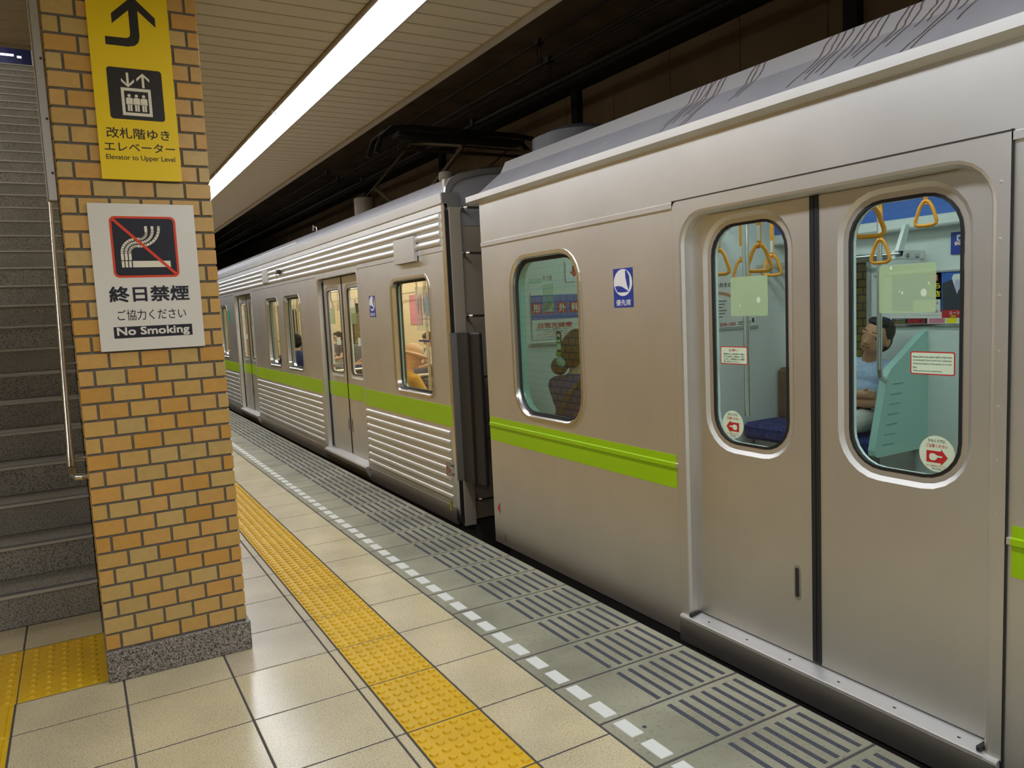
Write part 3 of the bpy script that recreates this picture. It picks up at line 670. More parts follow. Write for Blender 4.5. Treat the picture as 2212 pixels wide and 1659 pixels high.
def sitter(shirt, trous, skin, crossed=False, hs_=1.0, lean=0., tilt=0., nod=0., turn=0., short=True, sleeve=None, armf=True):
    """seated adult; returns body limbs and the head frame"""
    sl = sleeve or (skin if short else shirt)
    P = [ell((.0, 0, .11), (.15, .175, .13), trous), ell((-.03, 0, .28), (.125, .165, .19), shirt), ell((-.045, 0, .41), (.12, .185, .14), shirt), cap((-.05, -.13, .475), (-.05, .13, .475), .06, .06, shirt),
         cap((-.03, lean*.4, .50), (-.0, lean, .60), .056, .054, skin), cap((.02, 0, .15), (.03, 0, .15), .13, .13, trous)]
    for s in (-1, 1):
        P += [cap((.0, s*.095, .085), (.43, s*.105, .10), .098, .07, trous), cap((.43, s*.105, .09), (.40, s*.11, -.33), .066, .05, trous), cap((.40, s*.11, -.36), (.405, s*.11, -.385), .05, .05, SHOE), cap((.39, s*.11, -.415), (.55, s*.125, -.43), .042, .034, SHOE)]
        sh = (-.045, s*.185, .465); el = (.06, s*.245, .235) if not crossed else (.085, s*.235, .225)
        mid = tuple((a+b)/2 for a, b in zip(sh, el))
        P += [cap(sh, mid, .062, .058, shirt), cap(mid, el, .05 if short else .056, .043 if short else .05, sl)]
        if crossed:
            wr = (.215, -s*.05, .27-.03*s); P += [cap(el, wr, .045, .034, sl)]
            hand = (.17, -s*.15, .265-.03*s)
            P += [cap(wr, hand, .03, .028, skin)]
            for k in range(4): P.append(cap((hand[0]+.012, hand[1], hand[2]+.02-.014*k), (hand[0]-.02, hand[1]-s*.055, hand[2]+.022-.014*k), .009, .008, skin))
            P.append(cap((hand[0]+.01, hand[1]+s*.02, hand[2]+.02), (hand[0]+.02, hand[1]-s*.02, hand[2]+.045), .010, .008, skin))
        else:
            wr = (.24, s*.12, .185); P += [cap(el, wr, .043, .030, sl)]
            P += [cap(wr, (.30, s*.10, .18), .028, .026, skin)]
            for k in range(4): P.append(cap((.315, s*(.125-.016*k), .185), (.375, s*(.125-.018*k), .165-.004*k), .009, .0075, skin))
            P.append(cap((.285, s*.085, .19), (.33, s*.06, .185), .010, .008, skin))
    R = Matrix.Rotation(turn, 3, 'Z') @ Matrix.Rotation(tilt, 3, 'X') @ Matrix.Rotation(nod, 3, 'Y'); o = Vector((.0, lean, .585))
    H = lambda v: (o+R @ (Vector(v)*hs_))[:]
    E_ = lambda c, r, m: ell(H(c), tuple(q_*hs_ for q_ in r), m, R)
    P += [E_((.015, 0, .115), (.098, .077, .115), skin), E_((.035, 0, .055), (.068, .062, .062), skin), E_((.058, 0, .022), (.032, .030, .026), skin),
          cap(H((.103, 0, .105)), H((.117, 0, .070)), .011, .0155, skin), cap(H((.108, -.016, .068)), H((.108, .016, .068)), .009, .009, skin),
          cap(H((.096, -.05, .128)), H((.104, -.012, .128)), .011, .011, skin), cap(H((.104, .012, .128)), H((.096, .05, .128)), .011, .011, skin),
          cap(H((.085, -.02, .035)), H((.085, .02, .035)), .011, .011, skin)]
    for s in (-1, 1):
        P += [ell(H((-.002, s*.082, .088)), (.020, .010, .033), skin, R), cap(H((.098, s*.018, .108)), H((.088, s*.046, .107)), .0045, .0045, EYE), cap(H((.102, s*.014, .136)), H((.092, s*.052, .138)), .005, .004, EYE)]
    P.append(cap(H((.093, -.022, .040)), H((.093, .022, .040)), .0055, .0055, LIP))
    return P, H, R
def short_hair(H, R, m=None, k=1.0):
    m = m or HAIR; S_ = lambda r: tuple(q_*k for q_ in r)
    Pq = [ell(H((-.012, 0, .142)), S_((.100, .087, .098)), m, R), ell(H((-.045, 0, .085)), S_((.068, .078, .085)), m, R), ell(H((.03, 0, .200)), S_((.07, .070, .035)), m, R)]
    return Pq
# ------------------------------------------------------------------ near car: smooth stainless side
YE, YB = 4.367, -7.4
car = thing('subway_car', (3.71, 1.5, -1.2), 'smooth stainless steel subway car with lime green band nearest the camera', 'train car', 'subway cars at the platform')
WN = (3.325, 3.99, .872, 1.772, .15)
DC = 1.875; DH = .635
nwin = [WN]+[(a, a+.66, .872, 1.772, .15) for a in (.02, -.72)]+[(a, a+.66, .872, 1.772, .15) for a in (-4.8, -5.6)]
ndoor = [DC, DC-4.82]
holes = [(w_[0]-.08, w_[1]+.08, w_[2]-.1, w_[3]+.1, grow(w_, .034)) for w_ in nwin]+[(d-.695, d+.695, -.03, 1.925, None) for d in ndoor]
Z0, Z1 = -.03, 2.178
q = MB(); wall_with_holes(q, XT, YB, YE, Z0, Z1, holes); q.poly([(XT, YE, Z0), (XT+.012, YE+.008, Z0), (XT+.012, YE+.008, Z1), (XT, YE, Z1)]); q.build('side_panel', STEEL, car)
for w_ in nwin: window_unit(car, w_, GL_NEAR, .036, .03)
for k, d in enumerate(ndoor):
    op = (d-DH, d+DH, .03, 1.852, (.0001, .0001, .115, .115))
    q = MB(); outer = rr(d-.695, d+.695, .072, 1.925, (.0, .0, .03, .0)); ol = [(XT, a, b) for a, b in outer]
    q.ring(ol, [(XT-.005, a, b) for a, b in outer]); q.ring([(XT-.005, a, b) for a, b in outer], L3(rr(*grow(op, .022)), -.005))
    q.ring(L3(rr(*grow(op, .022)), -.005), L3(rr(*grow(op, .012)), -.002), True); q.ring(L3(rr(*grow(op, .012)), -.002), L3(rr(*grow(op, .003)), .010), True); q.ring(L3(rr(*grow(op, .003)), .010), L3(rr(*op), .035), True); q.ring(L3(rr(*op), .035), L3(rr(*op), .06))
    frm = q.build('door_frame', STEEL, car)
    for y in [d-.66]*8: pass
    for j in range(9): MB().lathe((XT-.005, 0, 0), [(.001, 0), (.001, .001)], 6) if False else None
    q = MB()
    for j in range(10):
        z = .35+.16*j
        for yy in (d-.668,): q.add([(XT-.0065, yy, z)]+[(XT-.005, yy+.006*math.cos(t), z+.006*math.sin(t)) for t in np.linspace(0, 2*math.pi, 8, endpoint=False)], [(0, 1+i, 1+(i+1) % 8) for i in range(8)], True)
    q.build('rivets', STEEL, frm, kind='stuff')
    for b0_ in ((XT-.007, XT-.001, d-.699, d-.695, -.03, 1.93), (XT-.007, XT-.001, d-.697, d+.697, 1.925, 1.9285), (XT-.004, XT-.001, d+.695, d+.6965, -.03, 1.925)): box('frame_seam', BLACK, b0_, frm)
    lv = door_pair(car, d, DH, .092, 1.86, .046, .897, 1.790, .142, .520, .115, GL_DOOR)
    # sill plate
    q = MB(); ya, yb = d-.69, d+.69
    q.prism([(XT-.018, ya, .074), (XT-.022, ya, .068), (XT-.022, ya, -.045), (XT+.06, ya, -.045), (XT+.06, ya, .088)], (0, yb-ya, 0)); sl = q.build('door_sill', mat('sill_aluminium', (.66, .66, .645), .38, .55), car)
    box('sill_face', STEEL_D, (XT-.0235, XT-.022, ya, yb, -.045, .062), sl); box('sill_edge', mat('edge_bright', (.85, .85, .85), .3, .6), (XT-.024, XT-.017, ya+.04, yb-.04, .069, .0755), sl, bev=.002)
    for j in range(6): MB().lathe((XT+.012, d-.56+.22*j, .0785), [(.006, 0), (.006, .0012)], 8).build('screw', DARK, sl)
    for s in (-1, 1): box('sill_end_stop', DARK, (XT-.014, XT+.045, d+s*.632-.008, d+s*.632+.008, .076, .094), sl, bev=.003)
    # recessed pull in the left leaf
    M = plane_side(XT+.046)
    pl = flat('pull_recess', rr(-(d+.075+.030), -(d+.075), .315, .455, .014, 5), M, STEEL_D, lv[0], .0008); flat('pull_slot', rr(-(d+.075+.024), -(d+.075+.006), .327, .445, .009, 5), M, DARK, lv[0], .0016)
# bead and band along the side
segs = [(DC+.695, YE-.004), (-2.25, DC-.695)]
for (a, b) in segs:
    MB().prism([(XT, a, 1.925), (XT-.007, a, 1.922), (XT-.007, a, 1.899), (XT, a, 1.896)], (0, b-a, 0)).build('side_bead', STEEL, car)
    g0 = a+.016 if a > 0 else a; g1 = b-.001 if a > 0 else b-.016
    bd = box('lime_band', GREEN, (XT-.0012, XT, g0, g1, .652, .805), car)
    MB().prism([(XT-.001, g0, .771), (XT-.008, g0, .767), (XT-.008, g0, .748), (XT-.001, g0, .743)], (0, g1-g0, 0)).build('band_rib', GREEN, bd)
    for (p_, q_) in ((a, g0), (g1, b)):
        if q_-p_ > .002: MB().prism([(XT, p_, .771), (XT-.007, p_, .767), (XT-.007, p_, .748), (XT, p_, .743)], (0, q_-p_, 0)).build('side_bead', STEEL, car)
MS = plane_side(XT)
flat('red_marker', [(-4.318, .205), (-4.287, .165), (-4.287, .245)], MS, RED, car, .001)
mk = MB(); 
for i, (A, B) in enumerate(((oval(-4.23, -.0+.016, .017, .024), oval(-4.23, .016, .0145, .0205)),)): mk.ring([(MS @ Vector((a, b, .001)))[:] for a, b in A], [(MS @ Vector((a, b, .001)))[:] for a, b in B])
mk.build('axle_mark', INK, car); text('axle_numeral', '1', MS, -4.23, .016, .026, INK, car, .001)
emblem_sticker(car, -2.931, 1.572, .148, .187, MS, .001)
# roof, gutter, corner
q = MB(); q.prism([(XT, YB, 2.172), (2.276, YB, 2.190), (2.276, YB, 2.224), (2.284, YB, 2.224), (2.284, YB, 2.205), (XT+.02, YB, 2.205)], (0, YE+.12-YB, 0)); q.build('gutter', STEEL, car)
MB().prism([(2.284, YB, 2.212), (2.479, YB, 2.368), (2.49, YB, 2.33), (2.33, YB, 2.20)], (0, YE+.005-YB, 0)).build('roof_skirt', ROOFP, car)
MB().prism([(2.477, YB, 2.366), (2.517, YB, 2.440), (2.535, YB, 2.44), (2.52, YB, 2.36)], (0, YE+.0-YB, 0)).build('roof_cover', mat('roof_cover_paint', (.30, .285, .285), .55), car)
MB().prism([(2.52, YB, 2.40), (2.9, YB, 2.45), (3.71, YB, 2.48), (4.52, YB, 2.45), (4.9, YB, 2.40), (5.1, YB, 2.2), (5.06, YB, 2.2), (4.85, YB, 2.34), (3.71, YB, 2.40), (2.56, YB, 2.34), (2.4, YB, 2.22), (2.36, YB, 2.22)], (0, YE-.05-YB, 0)).build('roof', ROOFP, car)
b_ = MB(); lo = rr(2.58, 4.86, 3.72, 4.29, .22, 8)
b_.ring([(a, c, 2.42) for a, c in lo], [(a, c, 2.54) for a, c in lo], True).ring([(a, c, 2.54) for a, c in lo], [(a, c, 2.585) for a, c in rr(2.68, 4.76, 3.82, 4.20, .16, 8)], True).poly([(a, c, 2.585) for a, c in rr(2.68, 4.76, 3.82, 4.20, .16, 8)])
b_.build('air_conditioner', mat('ac_cover', (.045, .045, .05), .5), car)
# rust trickles down the roof cover
tr = MB()
random.seed(3)
for (y0_, n_) in ((2.62, 4), (2.5, 3), (1.92, 8), (1.62, 5), (1.45, 4), (2.28, 3)):
    for k in range(n_):
        y = y0_-.035*k+random.uniform(-.01, .01); L = random.uniform(.5, 1.0)
        pts = []
        for t in np.linspace(0, L, 9):
            if t < .45: f_ = t/.45; X, Z = 2.517-.04*f_, 2.440-.074*f_
            else: f_ = (t-.45)/.55; X, Z = 2.477-.19*f_, 2.366-.152*f_
            pts.append((X-.002, y+.07*t+.006*math.sin(9*t+k)+random.uniform(-.004, .004), Z+.0015))
        for p0, p1 in zip(pts, pts[1:]):
            wv = Vector((0, .0022, 0)); tr.poly([(Vector(p0)-wv)[:], (Vector(p0)+wv)[:], (Vector(p1)+wv)[:], (Vector(p1)-wv)[:]])
tr.build('rust_trickles', mat('rust_stain', lin((84, 62, 52)), .8), car, kind='stuff')
box('corner_post', STEEL_B, (XT+.013, XT+.028, YE+.006, YE+.03, Z0, 2.17), car, bev=.004); box('corner_rubber', BLACK, (XT+.03, XT+.045, YE+.012, YE+.028, Z0, 2.17), car)
MB().prism([(XT+.02, YE-.06, Z0), (5.1, YE-.06, Z0), (5.1, YE-.06, 2.2), (4.9, YE-.06, 2.38), (3.71, YE-.06, 2.44), (2.53, YE-.06, 2.38), (2.36, YE-.06, 2.2), (XT+.02, YE-.06, 2.17)], (0, .06, 0)).build('end_wall', STEEL_D, car); box('underframe', SOOT, (XT+.05, 5.05, YB, YE-.1, -1.0, -.05), car)
box('floor_plate', CARFLOOR, (XT+.06, 5.08, YB, YE-.06, -.05, .062), car)
# lining
XL = XT+.085; XF = 5.05; ZCC = 2.24; YI = 4.302
q = MB(); wall_with_holes(q, XL, YB, YI, .06, ZCC, [(w_[0]-.08, w_[1]+.08, w_[2]-.1, w_[3]+.1, grow(w_, .003)) for w_ in nwin]+[(d-DH-.02, d+DH+.02, .06, 1.87, None) for d in ndoor]); q.build('near_lining', LINING, car)
fwin = [(3.56, 4.16, .90, 1.74, .05), (.02, .66, .9, 1.74, .05), (-.72, -.06, .9, 1.74, .05)]
q = MB(); wall_with_holes(q, XF, YB, YI, .06, ZCC, [(w_[0]-.06, w_[1]+.06, w_[2]-.06, w_[3]+.06, w_) for w_ in fwin]); q.build('far_lining', LINING, car)
q = MB(); wall_with_holes(q, 5.11, YB, YE-.02, Z0, 2.2, [(w_[0]-.06, w_[1]+.06, w_[2]-.06, w_[3]+.06, w_) for w_ in fwin]); q.build('far_side_panel', STEEL_D, car)
for w_ in fwin:
    f_ = MB().ring([(XF-.01, a, b) for a, b in rr(*grow(w_, .03))], [(XF-.012, a, b) for a, b in rr(*w_)]).ring([(XF-.012, a, b) for a, b in rr(*w_)], [(5.11, a, b) for a, b in rr(*w_)]).build('far_window_frame', mat('sash_grey', lin((176, 184, 184)), .3, .5), car)
    MB().poly([(5.09, a, b) for a, b in rr(*w_)]).build('window_pane', GL_FAR, f_)
box('end_lining', LINING, (XL, XF, YI, YI+.004, .06, ZCC), car)
q = MB(); box('gangway_door', STEEL, (3.32, 4.06, YI-.03, YI-.002, .06, 1.95), car); box('inner_ceiling', LINING, (XL, XF, YB, YI, ZCC, ZCC+.02), car)
for x in (3.18, 4.24):
    for y in (-4.6, -2.3, .0, 2.3): t = box('ceiling_tube', TUBE_CAR, (x-.07, x+.07, y, y+1.7, ZCC-.045, ZCC-.005), car)
# benches
def bench(c, x0, x1, y0, y1, mb, mc, zs=.52):
    s = 1 if x1 > 3.7 else -1; xb = x1 if s > 0 else x0
    bs = box('bench_seat', mc, (x0, x1, y0, y1, zs-.13, zs), c, bev=.03)
    box('bench_back', mb, ((xb-.13, xb) if s > 0 else (xb, xb+.13))+(y0, y1, zs-.02, zs+(.40 if s > 0 else .30)), bs, bev=.03)
    box('bench_plinth', STEEL_D, (x0+.12, x1-.02, y0+.02, y1-.02, .06, zs-.12), bs)
bench(car, 4.52, XF-.005, 3.16, YI-.01, SEATBR, SEATB); bench(car, XL+.01, 2.90, 2.78, YI-.01, SEATBR, SEATB)
bench(car, 4.52, XF-.005, -1.2, .62, SEATBR, SEATB)
# mint end partition beside the far bench
P = [(XF, 1.215), (5.0, 1.205), (4.64, .985), (4.60, .94), (4.47, .46), (4.475, .425), (4.50, .41), (XF, .41)]
pa = MB().prism([(x, 3.10, z) for x, z in P], (0, .05, 0)).build('seat_partition', MINT, car)
for k in range(7):
    z = .88-.066*k; x = 4.66-.018*k; box('partition_slot', mat('slot_teal', lin((120, 170, 160)), .6), (x, x+.115, 3.097, 3.1005, z, z+.006), pa)
tube('grab_pole', STEEL_B, [(4.46, 3.06, 2.24), (4.46, 3.06, 1.1), (4.46, 3.06, 1.0), (4.475, 3.065, .955), (4.52, 3.08, .93), (4.58, 3.10, .91)], .0165, car, 12)
tube('grab_pole', STEEL_B, [(2.93, 2.74, 2.24), (2.93, 2.74, .9)], .0165, car, 12)
# luggage rack over the far bench
rk = box('rack_bracket', LINING, (4.72, XF, 3.13, 3.155, 1.70, 1.76), car, bev=.004)
MB().prism([(4.74, 3.13, 1.72), (4.84, 3.13, 1.93), (4.89, 3.13, 1.93), (4.80, 3.13, 1.72)], (0, .025, 0)).build('rack_end', LINING, rk)
for x, z in ((4.73, 1.735), (4.84, 1.725), (4.95, 1.72)): tube('rack_bar', STEEL_B, [(x, 3.1, z), (x, YI, z)], .013, rk, 10)
box('roof_ad_strip', PBLUE, (4.93, 4.96, 2.4, YI, 1.98, 2.2), car)
box('cove_moulding', LINING, (4.88, XF, YB, YI, 1.90, 1.975), car, bev=.012)
# strap rails and straps
for x, z in ((3.2, 1.935), (4.3, 2.035)):
    tube('strap_rail', STEEL_B, [(x, YB+1, z), (x, YI, z)], .0145, car, 10)
for (x, y, zr, dr, an) in ((3.2, 3.19, 1.935, .20, -.45), (3.2, 2.895, 1.935, .20, -.75), (4.3, 4.06, 2.035, .30, -.5), (4.3, 3.775, 2.035, .29, -.8), (3.2, 2.245, 1.935, .085, -.6), (4.3, 2.945, 2.035, .265, -.05), (4.3, 2.66, 2.035, .075, -.1), (4.3, 3.5, 2.035, .28, -.4)):
    strap(car, x, y, zr, drop=dr, ang=an)
box('hood_beam', LINING, (3.0, 3.4, 2.55, 2.68, 1.98, 2.1), car, bev=.02)
# posters and notices inside
MF = plane_side(XF-.012)
ps = flat('suit_poster', rect(-3.37, -2.72, 1.262, 1.602), MF, PAPER, car, .0)
flat('poster_sky', rect(-3.05, -2.72, 1.34, 1.602), MF, PBLUE, ps, .001)
flat('poster_suit', [(-2.995, 1.352), (-2.72, 1.352), (-2.72, 1.54), (-2.80, 1.56), (-2.86, 1.575), (-2.955, 1.545), (-2.998, 1.53)], MF, PSUIT, ps, .002)
flat('poster_shirt', [(-2.935, 1.56), (-2.925, 1.585), (-2.875, 1.588), (-2.862, 1.56), (-2.90, 1.455)], MF, WHITE, ps, .003)
flat('poster_tie', [(-2.912, 1.55), (-2.885, 1.55), (-2.878, 1.50), (-2.90, 1.46), (-2.918, 1.505)], MF, SKY, ps, .004)
flat('poster_band', rect(-3.0, -2.72, 1.302, 1.352), MF, RED, ps, .003); text('poster_text', 'スーツ', MF, -2.915, 1.332, .02, WHITE, ps, .004, bold=.02); text('poster_text', '2着目', MF, -2.925, 1.311, .014, PYEL, ps, .004, bold=.02)
flat('poster_burst', oval(-2.815, 1.327, .026, .026), MF, WHITE, ps, .004); text('poster_text', '1', MF, -2.815, 1.327, .036, PMAG, ps, .005, bold=.03)
flat('poster_block', rect(-3.36, -3.005, 1.355, 1.602), MF, PBLUE, ps, .001); text('poster_text', 'なら', MF, -3.055, 1.515, .034, PYEL, ps, .003, width=.085, bold=.03); text('poster_text', '町店', MF, -3.055, 1.462, .038, PYEL, ps, .003, width=.085, bold=.03)
flat('poster_badge', rect(-3.09, -3.03, 1.55, 1.59), MF, PINK, ps, .003)
flat('poster_prices', rect(-3.2, -3.01, 1.322, 1.425), MF, PAPER, ps, .003); text('poster_text', '○ 100点', MF, -3.06, 1.40, .018, PMAG, ps, .004, bold=.01); text('poster_text', '○ 150点', MF, -3.06, 1.345, .018, PMAG, ps, .004, bold=.01)
flat('poster_footer', rect(-3.36, -3.10, 1.264, 1.300), MF, INK, ps, .001)
text('poster_text', 'ニサカセン', MF, -3.305, 1.291, .010, WHITE, ps, .002, width=.09, bold=.02); text('poster_text', '0120-78-1647', MF, -3.305, 1.275, .009, PYEL, ps, .002, width=.09, bold=.01)
text('poster_text', '馬喰町店', MF, -3.178, 1.282, .030, RED, ps, .002, width=.125, bold=.03)
flat('poster_map', rect(-3.09, -2.98, 1.266, 1.298), MF, PINK, ps, .001); flat('poster_map', rect(-2.97, -2.90, 1.266, 1.298), MF, PYEL, ps, .001)
box('poster_rail', STEEL_B, (XF-.022, XF, 2.6, 3.5, 1.604, 1.616), car); box('poster_rail', STEEL_B, (XF-.022, XF, 2.6, 3.42, 1.246, 1.258), car)
ph = flat('phone_notice', rect(-2.945, -2.79, 1.715, 1.858), MF, BLUE, car, .002); flat('phone_shape', rect(-2.905, -2.865, 1.80, 1.838), MF, WHITE, ph, .003); flat('phone_shape', rect(-2.895, -2.875, 1.806, 1.825), MF, BLUE, ph, .004)
text('notice_text', 'OFF', MF, -2.882, 1.783, .02, RED, ph, .004, bold=.02); flat('phone_shape', rect(-2.918, -2.845, 1.772, 1.795), MF, WHITE, ph, .003)
ME = plane_front(YI-.004)
p3 = flat('clinic_poster', rect(4.02, 4.70, 1.275, 1.648), ME, PAPER, car, .004)
text('poster_text', 'あなたのその傷', ME, 4.33, 1.60, .036, INK, p3, .006, width=.30, bold=.02)
flat('poster_arch', [(4.2+.20*math.cos(t)+.06, 1.50+.05*math.sin(t)) for t in np.linspace(.3, 2.8, 10)]+[(4.2+.17*math.cos(t)+.06, 1.49+.04*math.sin(t)) for t in np.linspace(2.8, .3, 10)], ME, mat('print_tan', lin((206, 150, 110)), .5), p3, .006)
for k in range(6): flat('poster_line', rect(4.22, 4.38-.02*(k % 3), 1.475-.024*k, 1.481-.024*k), ME, RED if k == 2 else INKG, p3, .006)
text('poster_text', '03-3500-1303', ME, 4.36, 1.298, .024, RED, p3, .006, width=.22, bold=.02)
for k in range(2): flat('poster_line', rect(4.50, 4.64, 1.305-.016*k, 1.311-.016*k), ME, INKG, p3, .006)
flat('poster_blob', oval(4.25, 1.35, .03, .035), ME, PINK, p3, .006); flat('poster_stamp', rect(4.655, 4.675, 1.30, 1.335), ME, INK, p3, .006)
MB().prism([(4.0, YI-.006, 1.257), (4.72, YI-.006, 1.257), (4.72, YI-.006, 1.273), (4.0, YI-.006, 1.273)], (0, -.008, 0)).build('poster_rail', mat('rail_grey', lin((170, 190, 184)), .4), p3)
p4 = flat('hospital_poster', rect(2.62, 3.25, 1.285, 1.60), ME, PAPER, car, .004)
flat('poster_band', rect(2.62, 3.25, 1.415, 1.575), ME, PBLUE, p4, .006)
for k, c in enumerate('形成外科'):
    x = 2.66+.1*k; flat('poster_square', rect(x-.035, x+.035, 1.455, 1.525), ME, RED, p4, .008); text('poster_text', c, ME, x, 1.49, .05, WHITE, p4, .010, width=.05, bold=.02)
text('poster_text', '白斑光線療', ME, 2.80, 1.375, .035, RED, p4, .006, width=.27, bold=.02)
for k, (c, wv) in enumerate(((INK, .30), (INK, .2), (RED, .3), (RED, .16))): text('poster_text', 'ひふ科・形成外科・診療時間内にご相談ください', ME, 2.80, 1.348-.016*k, .010, c, p4, .006, width=wv)
box('poster_rail', STEEL_B, (2.6, 3.27, YI-.022, YI-.002, 1.245, 1.262), car)
flat('arrow_notice', rect(2.90, 3.04, 1.66, 1.80), ME, WHITE, car, .004); flat('notice_arrow', [(2.955, 1.765), (2.985, 1.765), (2.985, 1.725), (3.005, 1.725), (2.97, 1.69), (2.935, 1.725), (2.955, 1.725)], ME, RED, car, .006)
# decals on the near-side glass
MG = plane_side(XT+.030)
gp = flat('priority_decal', rect(-3.71, -3.595, 1.47, 1.625), MG, GHOST, car, -.003)
text('decal_lettering', '優先席', MG, -3.655, 1.66, .03, INKG, gp, -.004, width=.10, mirror=True); flat('decal_strip', rect(-3.86, -3.715, 1.635, 1.665), MG, GHOST, gp, -.003)
flat('decal_shape', [(-3.70, 1.50), (-3.66, 1.48), (-3.60, 1.52), (-3.65, 1.53)], MG, INKG, gp, -.004)
pd = flat('phone_decal', rect(-3.585, -3.535, 1.245, 1.36), MG, SIGNNAVY, car, -.003); flat('decal_shape', rect(-3.574, -3.546, 1.30, 1.345), MG, STICK, pd, -.001); flat('decal_shape', rect(-3.568, -3.552, 1.312, 1.33), MG, SIGNNAVY, pd, .0); flat('decal_shape', rect(-3.58, -3.54, 1.258, 1.292), MG, STICK, pd, -.001)
MD = plane_side(XT+.046+.0155)
def door_decals(c, d, s, jp):
    """stickers on a door window; s=+1 left leaf, -1 right leaf"""
    if s > 0: u0, u1, n0, n1, cu = -2.300, -2.106, -2.363, -2.214, -2.300
    else: u0, u1, n0, n1, cu = -1.628, -1.432, -1.516, -1.369, -1.425
    o = d-DC
    sq_ = flat('film_square', rr(u0-o, u1-o, 1.424, 1.583, .008, 3), MD, PALE, c, .0)
    for (x, z, r) in (((-2.152, 1.487, .012), (-2.25, 1.467, .004)) if s > 0 else ((-1.472, 1.488, .013), (-1.585, 1.573, .006), (-1.545, 1.49, .005), (-1.455, 1.518, .004), (-1.555, 1.495, .003))):
        flat('film_bubble', oval(x-o, z, r*.8, r), MD, STICK, sq_, .0006)
    nt_ = flat('red_bordered_notice', rr(n0-o, n1-o, 1.224, 1.299, .006, 3), MD, RED, c, .0); flat('notice_field', rr(n0-o+.004, n1-o-.004, 1.228, 1.295, .004, 3), MD, STICK, nt_, .0005)
    if jp:
        text('notice_text', 'お願い', MD, (n0+n1)/2-o, 1.283, .011, RED, nt_, .001, width=.055)
        for k, ln in enumerate(('駅構内または車内等で不審な', 'ものを発見した場合は、直ち', 'にお近くの駅係員または乗務', '員にお知らせください。')): text('notice_text', ln, MD, n0-o+.018, 1.267-.0105*k, .0075, INKG, nt_, .001, width=.115 if k < 3 else .09, align='LEFT', bold=.01)
    else:
        for k, (ln, wv) in enumerate((('Please inform the station staff or train crew', .128), ('immediately if you notice any suspicious', .127), ('unclaimed objects in the station or on the', .127), ('train.', .014), ('Thank you for your cooperation.', .098))): text('notice_text', ln, MD, n0-o+.009, 1.282-.0115*k, .0065, INKG, nt_, .001, width=wv, align='LEFT', bold=.01)
    cs = flat('round_sticker', oval(cu-o, .970, .059, .059), MD, STICK, c, .0005)
    text('sticker_text', 'ひらくドアに', MD, cu-o, 1.012, .011, INK, cs, .0012, width=.056, bold=.015); text('sticker_text', 'ご注意ください', MD, cu-o, .996, .011, RED, cs, .0012, width=.070, bold=.015)
    k = -1 if s > 0 else 1
    flat('sticker_arrow', [(cu-o+k*x, .960+z) for x, z in ((-.034, -.019), (.014, -.019), (.014, -.027), (.036, 0), (.014, .027), (.014, .019), (-.034, .019))], MD, RED, cs, .0012)
    flat('sticker_hand', [(cu-o+k*x, .960+z) for x, z in ((-.024, -.006), (-.019, -.012), (-.006, -.012), (.001, -.006), (.003, -.001), (.018, -.001), (.019, .004), (.003, .005), (-.008, .011), (-.020, .010), (-.024, .004))], MD, STICK, cs, .0018)
    text('sticker_text', 'かけこみ乗車はおやめください', MD, cu-o, .930, .0065, RED, cs, .0012, width=.072); text('sticker_text', '東京交通局', MD, cu-o, .921, .0055, INK, cs, .0012, width=.03)
door_decals(car, DC, 1, True); door_decals(car, DC, -1, False)
#@@PART3
# ------------------------------------------------------------------ far car: corrugated stainless side
FY0, FY1 = 4.915, 24.9
car2 = thing('subway_car', (3.71, 15, -1.2), 'older subway car with corrugated stainless side, farther along the platform', 'train car', 'subway cars at the platform')
fd = [7.51+4.82*k for k in range(4)]
w2 = [(5.25, 5.985, .885, 1.750, .07)]
for k in range(3): w2 += [(8.955+4.82*k, 9.67+4.82*k, .905, 1.745, .07), (10.05+4.82*k, 10.70+4.82*k, .905, 1.745, .07)]
hol = [(w_[0]-.09, w_[1]+.09, w_[2]-.1, w_[3]+.1, grow(w_, .034)) for w_ in w2]+[(d-.70, d+.70, -.03, 1.94, None) for d in fd]
q = MB(); wall_with_holes(q, XT, FY0, FY1, -.03, 2.25, hol); q.build('side_panel', STEEL, car2)
for w_ in w2:
    f_ = window_unit(car2, w_, GL_FAR, .036, .05, m_frame=STEEL_B)
    box('sash_bar', DARK, (XT+.052, XT+.062, w_[1]-.06, w_[1]-.05, w_[2], w_[3]), f_)
for d in fd:
    op = (d-.66, d+.66, .03, 1.895, (.0001, .0001, .05, .05)); q = MB(); outer = rr(d-.70, d+.70, .06, 1.94, 0); 
    q.ring([(XT, a, b) for a, b in outer], [(XT-.004, a, b) for a, b in outer]); q.ring([(XT-.004, a, b) for a, b in outer], L3(rr(*grow(op, .008)), -.004)); q.ring(L3(rr(*grow(op, .008)), -.004), L3(rr(*op), .006), True); q.ring(L3(rr(*op), .006), L3(rr(*op), .085))
    fr_ = q.build('door_frame', STEEL, car2)
    for s in (-1, 1): box('gap_seal', BLACK, (XT+.05, XT+.062, d+s*.655-.008, d+s*.655+.008, .1, 1.89), fr_)
    lv = door_pair(car2, d, .66, .10, 1.90, .06, .925, 1.765, .125, .555, .045, GL_FAR, band=(.667, .817), rub=.012, groove=.008)
    for l_, s in zip(lv, (1, -1)):
        flat('pull_slot', rr(-(d+s*.06)-.009, -(d+s*.06)+.009, .33, .46, .008, 4), plane_side(XT+.06), DARK, l_, .001)
    q = MB(); q.prism([(XT-.035, d-.68, .078), (XT-.042, d-.68, .066), (XT-.03, d-.68, .02), (XT+.01, d-.68, -.045), (XT+.07, d-.68, -.045), (XT+.07, d-.68, .10)], (0, 1.36, 0)); q.build('door_sill', STEEL, car2)
